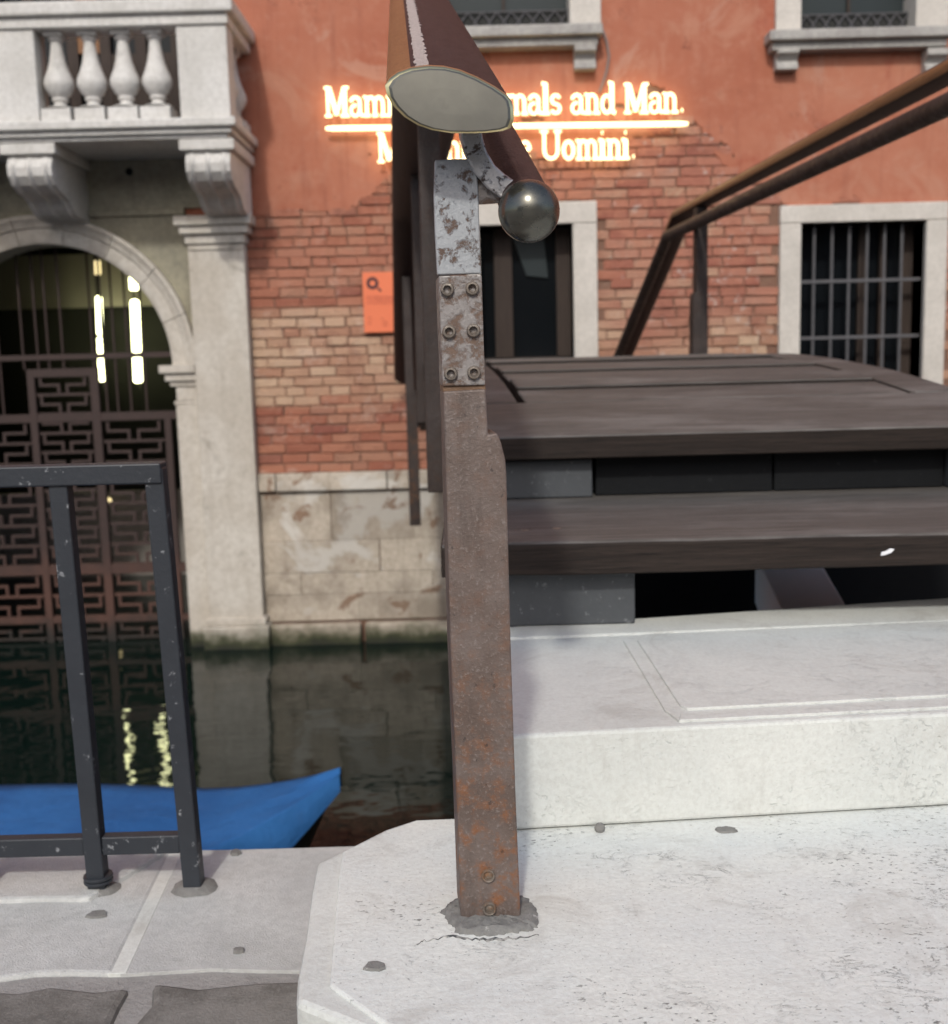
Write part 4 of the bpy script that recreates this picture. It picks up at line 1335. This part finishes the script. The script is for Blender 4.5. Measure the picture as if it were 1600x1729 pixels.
# ------------------------------------------------------------------ balcony
YB = F - .80
fx1 = at(391, 232, YB).x                    # right end of the floor slab
zs1, zs0 = at(330, 199, YB).z, at(330, 232, YB).z
bxl = gx - (fx1 - gx) - .1
bal = P(MB().box(bxl, fx1, YB, F + .01, zs0 + .03, zs0 + .065), 'balcony', 'balcony_stone', bevel=.006)
P(MB().box(bxl - .03, fx1 + .035, YB - .035, F - .02, zs0 + .066, zs1 - .0), 'floor_slab', 'balcony_stone', bal, bevel=.012)
P(MB().box(bxl + .03, fx1 - .03, YB + .03, F - .02, zs0 - .0, zs0 + .029), 'floor_moulding', 'balcony_stone', bal, bevel=.008)
zr0 = at(200, 38, YB).z
p1x = rect(300, 30, 372, 196, YB + .02)
p2x = rect(-18, 30, 60, 200, YB + .02)
dz_ = p1x[1] - p1x[0]
rx1 = at(388, 20, YB).x
zra = at(200, 44, YB).z
P(MB().box(bxl, rx1 - .02, YB - .0, YB + .24, zra, zra + .07), 'balcony_rail', 'balcony_stone', bal, bevel=.01)
P(MB().box(bxl, rx1 + .02, YB - .035, YB + .27, zra + .071, zra + .16), 'balcony_rail', 'balcony_stone', bal, bevel=.015)
P(MB().box(rx1 - .25, rx1 - .02, YB + .241, F - .02, zra, zra + .07), 'balcony_rail', 'balcony_stone', bal, bevel=.01)
P(MB().box(rx1 - .28, rx1 + .02, YB + .271, F - .02, zra + .071, zra + .16), 'balcony_rail', 'balcony_stone', bal, bevel=.015)
mirr = lambda x: 2 * gx - x - .1
for (a, b) in ((p1x[0], p1x[1] + .05), (p2x[0], p2x[1]), (mirr(p1x[1]), mirr(p1x[0]))):
    pr = P(MB().box(a, b, YB + .02, YB + .23, zs1 + .001, zra - .001), 'balcony_pier', 'balcony_stone', bal, bevel=.006)
H = zra - zs1 - .002
prof = [(.10, 0), (.10, .001), (.103, .17), (.085, .185), (.046, .20), (.042, .225), (.045, .25), (.056, .262), (.056, .275), (.05, .29), (.075, .33), (.098, .40), (.1025, .44), (.098, .49), (.075, .58), (.056, .68), (.046, .78), (.04, .86), (.04, .90), (.052, .915), (.052, .945), (.044, .955), (.048, 1.0)]
mb = MB()
mb.box(-.1, .1, -.1, .1, 0, .15 * H)
mb.lathe([(r_ * .98, h_ * H) for r_, h_ in prof if h_ > .14], (0, 0, 0), 24)
mb.box(-.062, .062, -.062, .062, .953 * H, H)
o0 = mb.build('baluster', 'balcony_stone', None, smooth=45); me_bal = o0.data; bpy.data.objects.remove(o0)
bx = [at(v, 120, YB + .125).x for v in (98, 154, 210, 264)]
step_ = bx[1] - bx[0]
for x in bx + [p2x[0] - .13 - i * step_ for i in range(4)]:
    put(me_bal, 'baluster', bal, (x, YB + .125, zs1 + .001), (0, 0, rng.uniform(-.05, .05)))
for y_ in (YB + .40, YB + .68):
    put(me_bal, 'baluster', bal, (p1x[1] - .06, y_, zs1 + .001))
# scrolled corbels
def corbel(xc, w):
    pr = [(.0, .0), (-.66, .0), (-.68, -.05), (-.70, -.12), (-.69, -.20), (-.64, -.28), (-.55, -.335), (-.45, -.36), (-.38, -.40), (-.34, -.45), (-.28, -.50), (-.18, -.53), (-.0, -.54)]
    zt = zs0 - .075
    sc = 1.04
    pr = [(a, b * .66) for a, b in pr]
    poly = [Vector((xc - w / 2, F - .03 + a * sc, zt + b * sc)) for a, b in pr]
    cb = P(MB().prism(poly, (w, 0, 0)), 'corbel', 'balcony_stone', bal, bevel=.008)
    P(MB().box(xc - w / 2 - .035, xc + w / 2 + .035, YB + .035, F - .03, zt + .001, zs0 - .001), 'corbel_slab', 'balcony_stone', bal, bevel=.01)
    for k in (-.36, 0, .36):
        rings = []
        for a, b in pr[1:-1]:
            ca, cb_ = a * sc - .012, b * sc - .004
            x_ = xc + k * w
            rings.append([Vector((x_ - .03, F - .03 + ca + .02, zt + cb_ + .012)), Vector((x_, F - .03 + ca - .006, zt + cb_ - .004)), Vector((x_ + .03, F - .03 + ca + .02, zt + cb_ + .012))])
        P(MB().loft(rings, False, closed=False), 'corbel_rib', 'balcony_stone', bal, smooth=60)
wc = rect(312, 240, 388, 300, YB + .05)
corbel((wc[0] + wc[1]) / 2, wc[1] - wc[0])
wc2 = rect(8, 250, 90, 320, YB + .05)
corbel((wc2[0] + wc2[1]) / 2, wc[1] - wc[0])
corbel(2 * (wc2[0] + wc2[1]) / 2 - (wc[0] + wc[1]) / 2, wc[1] - wc[0])
# balcony door: dark recess, brown timber panels
bo = openings[5]
room(bo[0] - .02, bo[1] + .02, F + .30, F + 1.0, bo[2] - .02, bo[3] + .02, 'balcony_recess')
P(MB().box(bo[0], bo[1], F + .2, F + .22, bo[2], bo[3]), 'balcony_door', 'glass')
bdx = [at(v, 100, F + .18).x for v in (55, 125, 180, 240, 300)]
for i_, v in enumerate(bdx):
    P(MB().box(v - .04, v + .04, F + .15, F + .2, bo[2], bo[3]), 'door_stile', 'brown_timber')
P(MB().box(bdx[1], bdx[2], F + .16, F + .19, at(150, 80, F).z, bo[3]), 'door_panel', 'rail_orange')
P(MB().box(bdx[2], bdx[4], F + .16, F + .195, bo[2], at(150, 82, F).z), 'door_panel', 'brown_timber')

# ------------------------------------------------------------------ windows and door
def frame(o, i, name, m='frame_stone', proud=.05, bottom=None, split_=()):
    x0, x1, z0, z1 = o; a0, a1, b0, b1 = i
    zlo = bottom if bottom is not None else z0
    w = P(MB().box(x0, x1, F - proud, F + .25, b1, z1), name, m, bevel=.007)
    for xa, xb_ in ((x0, a0), (a1, x1)):
        P(MB().box(xa, xb_, F - proud + .002, F + .25, zlo, b1 - .002), 'window_jamb' if 'win' in name else 'door_jamb', m, w, bevel=.007)
    return w
# lower right window with bars
w1 = frame(wr, wri, 'window_frame', bottom=win_z0 - .12)
P(MB().box(wr[0], wr[1], F - .07, F + .2, win_z0 - .25, win_z0 - .121), 'window_sill', 'frame_stone', w1, bevel=.01)
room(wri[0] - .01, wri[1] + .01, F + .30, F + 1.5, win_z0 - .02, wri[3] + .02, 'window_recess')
P(MB().box(at(1521, 500, F + .2).x, wri[1] + .02, F + .21, F + .26, win_z0, wri[3]), 'shutter', 'brown_timber', w1)
P(MB().box(wri[0], wri[1] + .02, F + .262, F + .27, win_z0, wri[3]), 'pane', 'glass', w1)
for v in (1455, 1490):
    x = at(v, 500, F + .22).x
    P(MB().box(x - .03, x + .02, F + .22, F + .26, win_z0, wri[3]), 'mullion', 'brown_timber', w1)
YG = F + .06
for v in (1373, 1403, 1432, 1462, 1491, 1520):
    x = at(v, 500, YG).x
    P(MB().tube([(x, YG, win_z0), (x, YG, wri[3])], .011, 8), 'bar', 'grille_iron', w1)
for v in (474, 569):
    zz = at(1440, v, YG).z
    P(MB().box(wri[0], wri[1], YG - .016, YG + .016, zz - .011, zz + .011), 'crossbar', 'grille_iron', w1)
# door behind the bridge
d1 = frame(dr, dri, 'door_frame', bottom=.12)
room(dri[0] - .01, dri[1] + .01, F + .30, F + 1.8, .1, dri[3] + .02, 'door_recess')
YD = F + .2
def dpx(x0, x1, m, name, y0=383, y1=700, Y=YD, t=.05):
    a, b, c_, d_ = rect(x0, y0, x1, y1, Y)
    P(MB().box(a, b, Y, Y + t, max(c_, .12), d_), name, m, d1)
dpx(836, 866, 'brown_timber', 'door_stile')
dpx(940, 972, 'brown_timber', 'door_stile')
P(MB().box(dri[0], dri[1], YD, YD + .045, at(890, 618, YD).z, at(890, 603, YD).z), 'door_rail', 'brown_timber', d1)
P(MB().box(dri[0], dri[1], YD + .052, YD + .06, .1, dri[3]), 'pane', 'glass', d1)
a, b, c_, d_ = rect(866, 400, 918, 470, YD + .03)
P(MB().prism([Vector((a, YD + .03, d_)), Vector((b, YD + .03, d_)), Vector((b + .03, YD + .03, c_)), Vector((a + .1, YD + .03, c_ + .02))], (0, .015, 0)), 'hanging_sheet', 'shutter_blue', d1)
# upper windows
def upper(o, i, brackets, sill_px, name):
    w = P(MB().box(o[0], o[1], F - .045, F + .25, i[3], o[3]), 'window_frame', 'frame_stone', bevel=.007)
    zs_ = i[2]
    for xa, xb_ in ((o[0], i[0]), (i[1], o[1])):
        zm = zs_ + .28
        P(MB().box(xa, xb_, F - .045, F + .25, zm + .004, i[3] - .002), 'window_jamb', 'frame_stone', w, bevel=.007)
        P(MB().box(xa - .01, xb_ + .01, F - .055, F + .25, zs_ + .003, zm), 'window_jamb', 'frame_stone', w, bevel=.007)
    s0, s1, c_, d_ = sill_px
    hgt = d_ - c_
    P(MB().box(s0 + .03, s1 - .03, F - .13, F + .2, c_, c_ + hgt * .45), 'window_sill', 'sill_stone', w, bevel=.01)
    P(MB().box(s0, s1, F - .18, F + .2, c_ + hgt * .451, zs_ + .002), 'window_sill', 'sill_stone', w, bevel=.012)
    for (bx0, bx1, bz0_, bz1) in brackets:
        hh = bz1 - bz0_
        pr = [(-.005, 0), (-.13, 0), (-.135, -.3 * hh), (-.10, -.42 * hh), (-.075, -.6 * hh), (-.10, -.8 * hh), (-.105, -hh), (-.005, -hh)]
        P(MB().prism([Vector((bx0, F + p_[0], bz1 - .001 + p_[1])) for p_ in pr], (bx1 - bx0, 0, 0)), 'sill_bracket', 'sill_stone', w, bevel=.006)
    room(i[0] - .01, i[1] + .01, F + .30, F + 1.3, i[2] - .02, i[3] + .02, 'window_recess')
    P(MB().box(i[0], i[1], F + .2, F + .21, i[2], i[3]), 'pane', 'shutter_blue', w)
    P(MB().box((i[0] + i[1]) / 2 - .01, (i[0] + i[1]) / 2 + .01, F + .17, F + .2, i[2] + .1, i[3]), 'mullion', 'brown_timber', w)
    # low criss cross grille
    gz0, gz1 = i[2] + .03, i[2] + .17
    n_ = 9
    mb = MB()
    P(MB().box(i[0], i[1], F + .12, F + .13, gz0, gz1), 'grille_back', 'interior_dark', w)
    for k_ in range(n_):
        xa = i[0] + (i[1] - i[0]) * k_ / n_; xb_ = i[0] + (i[1] - i[0]) * (k_ + 1) / n_
        mb.tube([(xa, F + .10, gz0), (xb_, F + .10, gz1)], .006, 5)
        mb.tube([(xa, F + .105, gz1), (xb_, F + .105, gz0)], .006, 5)
    mb.tube([(i[0], F + .10, gz1), (i[1], F + .10, gz1)], .006, 5)
    P(mb, 'lattice_grille', 'grille_iron', w)
    return w
SB, SF = F - .13, F - .18
upper(um, umi, [rect(970, 72, 1007, 114, SB), rect(705, 76, 742, 118, SB)], rect(690, 42, 1018, 76, SF), 'mid')
upper(ur, uri, [rect(1313, 77, 1350, 115, SB), rect(1566, 80, 1603, 118, SB)], rect(1300, 46, 1612, 78, SF), 'right')
# loose cable down the wall beside the middle window
cp = [at(x, y, F - .03) for x, y in ((1016, 48), (1024, 70), (1028, 95), (1024, 120), (1017, 142), (1012, 155))]
P(MB().tube(cp, .010, 8), 'cable', 'cable', smooth=60)

# ------------------------------------------------------------------ orange notice
pl = rect(613, 459, 682, 561, F - .05)
NS = thing('notice_sign', 'orange notice panel with dark ring emblem on the brick wall', 'sign', (pl[0], F - .05, pl[2]))
MB().box(pl[0], pl[1], F - .05, F - .035, pl[2], pl[3]).build('panel', 'sign_orange', NS, bevel=.002)
for (x, z_) in ((pl[0] + .04, pl[2] + .04), (pl[1] - .04, pl[2] + .04), (pl[0] + .04, pl[3] - .04), (pl[1] - .04, pl[3] - .04)):
    MB().tube([(x, F - .035, z_), (x, F + .02, z_)], .008, 8).build('standoff', 'grille_iron', NS)
ec = at(628.5, 478, F - .052)
ring = []
for k in range(25):
    a = 2 * math.pi * k / 24
    ring.append((ec.x + .036 * math.cos(a), F - .0525, ec.z + .036 * math.sin(a)))
mb = MB()
for a, b in zip(ring, ring[1:]):
    ca = Vector((ec.x, F - .0525, ec.z))
    A1, B1 = Vector(a), Vector(b)
    mb.prism([ca + (A1 - ca) * .62, ca + (B1 - ca) * .62, ca + (B1 - ca) * 1.25, ca + (A1 - ca) * 1.25], (0, .0025, 0))
tl = at(640.5, 489, F - .052)
mb.prism([Vector((tl.x - .02, F - .0525, tl.z + .012)), Vector((tl.x - .012, F - .0525, tl.z + .02)), Vector((tl.x + .016, F - .0525, tl.z - .004)), Vector((tl.x + .006, F - .0525, tl.z - .018))], (0, .0025, 0))
mb.build('emblem', 'sign_emblem', NS)
def prints(x0, x1, y, h, seedv):
    rg = random.Random(seedv)
    mb = MB(); x = x0
    while x < x1:
        w = rg.uniform(1.0, 2.6)
        a, b, c_, d_ = rect(x, y, min(x + w, x1), y + h * rg.choice((.7, .7, 1)), F - .052)
        mb.box(a, b, F - .0522, F - .0495, c_, d_)
        x += w + rg.choice((.5, .5, .6, 1.4))
    mb.build('print', 'sign_print', NS)
for i_, (a, b, y_, h_) in enumerate(((619, 664, 500, 3.2), (619, 672, 505.5, 3.2), (619, 668, 511, 2.2), (621, 627, 535, 2), (621, 627, 540, 2), (621, 626, 545, 2), (643, 648, 537, 3), (645, 654, 543, 3), (646, 655, 548, 2.5))):
    prints(a, b, y_, h_, i_)

# ------------------------------------------------------------------ illuminated lettering
S_, T_ = .098, .060
def arcp(cx, cy, rx, ry, a0, a1, n=8):
    return [(cx + rx * math.cos(R(a0 + (a1 - a0) * i / n)), cy + ry * math.sin(R(a0 + (a1 - a0) * i / n))) for i in range(n + 1)]
XH = .66
GL = {
 'M': (.98, [([(.0, 0), (.26, 0)], T_), ([(.62, 0), (.96, 0)], T_), ([(.12, 0), (.12, 1)], T_), ([(.0, 1), (.2, 1)], T_), ([(.18, 1), (.46, .04)], S_), ([(.46, .04), (.76, 1)], T_), ([(.79, 0), (.79, 1)], S_), ([(.74, 1), (.96, 1)], T_)]),
 'U': (.86, [([(.0, 1), (.3, 1)], T_), ([(.56, 1), (.84, 1)], T_), ([(.15, 1), (.15, .3)] + arcp(.42, .3, .27, .28, 180, 360) + [(.69, 1)], .07)]),
 'A': (.86, [([(.0, 0), (.26, 0)], T_), ([(.56, 0), (.86, 0)], T_), ([(.12, 0), (.42, 1)], T_), ([(.42, 1), (.72, 0)], S_), ([(.22, .34), (.62, .34)], T_)]),
 'a': (.56, [([(.06, .50)] + arcp(.24, .50, .17, .15, 150, 0) + [(.41, .10), (.48, .0), (.55, .04)], .068), (arcp(.22, .18, .17, .19, 70, 330) + [(.40, .2)], .06)]),
 'm': (.92, [([(.0, XH), (.13, XH), (.13, 0)], .07), (arcp(.29, .44, .16, .21, 180, 0) + [(.45, 0)], .07), (arcp(.61, .44, .16, .21, 180, 0) + [(.77, 0)], .07), ([(.0, 0), (.26, 0)], T_), ([(.34, 0), (.56, 0)], T_), ([(.66, 0), (.9, 0)], T_)]),
 'n': (.62, [([(.0, XH), (.13, XH), (.13, 0)], .07), (arcp(.29, .44, .17, .21, 180, 0) + [(.46, 0)], .07), ([(.0, 0), (.26, 0)], T_), ([(.34, 0), (.6, 0)], T_)]),
 'l': (.32, [([(.0, 1.06), (.14, 1.06), (.14, 0)], S_), ([(.0, 0), (.3, 0)], T_)]),
 'i': (.32, [([(.0, XH), (.14, XH), (.14, 0)], S_), ([(.0, 0), (.3, 0)], T_), ([(.12, .93), (.16, .93)], .085)]),
 's': (.48, [(arcp(.22, .49, .16, .16, 20, 260, 8) + arcp(.22, .17, .17, .16, 80, -160, 8), .065)]),
 'd': (.62, [(arcp(.26, .31, .19, .31, 30, 330, 12), .066), ([(.34, 1.06), (.46, 1.06), (.46, .04), (.6, 0)], S_)]),
 'e': (.54, [([(.08, .36), (.44, .36)] + arcp(.26, .33, .19, .31, 10, 320, 12), .064)]),
 'o': (.58, [(arcp(.27, .32, .2, .31, 0, 360, 16), .07)]),
 'r': (.44, [([(.0, XH), (.13, XH), (.13, 0)], .07), (arcp(.27, .46, .14, .18, 180, 50, 6), .06), ([(.0, 0), (.28, 0)], T_)]),
 'f': (.38, [([(.13, 0), (.13, .8)] + arcp(.27, .82, .14, .2, 180, 60, 6), .07), ([(.0, XH), (.3, XH)], T_), ([(.0, 0), (.28, 0)], T_)]),
 '.': (.30, [([(.12, .06), (.16, .06)], .085)]),
 ',': (.30, [([(.14, .07), (.10, -.12)], .075)]),
}
YN = F - .085
sg = thing('neon_sign', 'glowing yellow two line lettering with underline on the facade', 'sign', at(855, 275, YN))
def write(text, xa, ya, xb, yb, cap):
    pa, pb = at(xa, ya, YN), at(xb, yb, YN)
    tot = sum(.34 if c == ' ' else GL[c][0] for c in text)
    hz = cap * YN / FPX
    ks = (pb.x - pa.x) / tot
    cur = 0
    for c in text:
        if c == ' ':
            cur += .34; continue
        w, strokes = GL[c]
        mb = MB()
        for pts, r_ in strokes:
            q = []
            for (u, v) in pts:
                f_ = (cur + u) / tot
                q.append(Vector((pa.x + (cur + u) * ks, YN, pa.z + (pb.z - pa.z) * f_ + v * hz)))
            rr = r_ * hz * .80
            mb.tube(q, rr, 8)
        mb.build('letter', 'neon', sg, smooth=60)
        cur += w
write('Mammals, Animals and Man.', 549, 196, 1158, 189, 44)
write('Mammiferi e Uomini.', 638, 273, 1076, 267, 44)
ua_, ub_ = at(550, 217, YN), at(1161, 209, YN)
MB().tube([ua_, ua_ + (ub_ - ua_) * .02, ub_ - (ub_ - ua_) * .02, ub_], [.012, .018, .018, .012], 10).build('underline', 'neon', sg, smooth=60)
for f_ in (.05, .3, .55, .8, .97):
    p = ua_ + (ub_ - ua_) * f_
    MB().tube([p + Vector((0, .018, 0)), p + Vector((0, .09, 0))], .006, 6).build('standoff', 'grille_iron', sg)
bpy.context.view_layer.update()
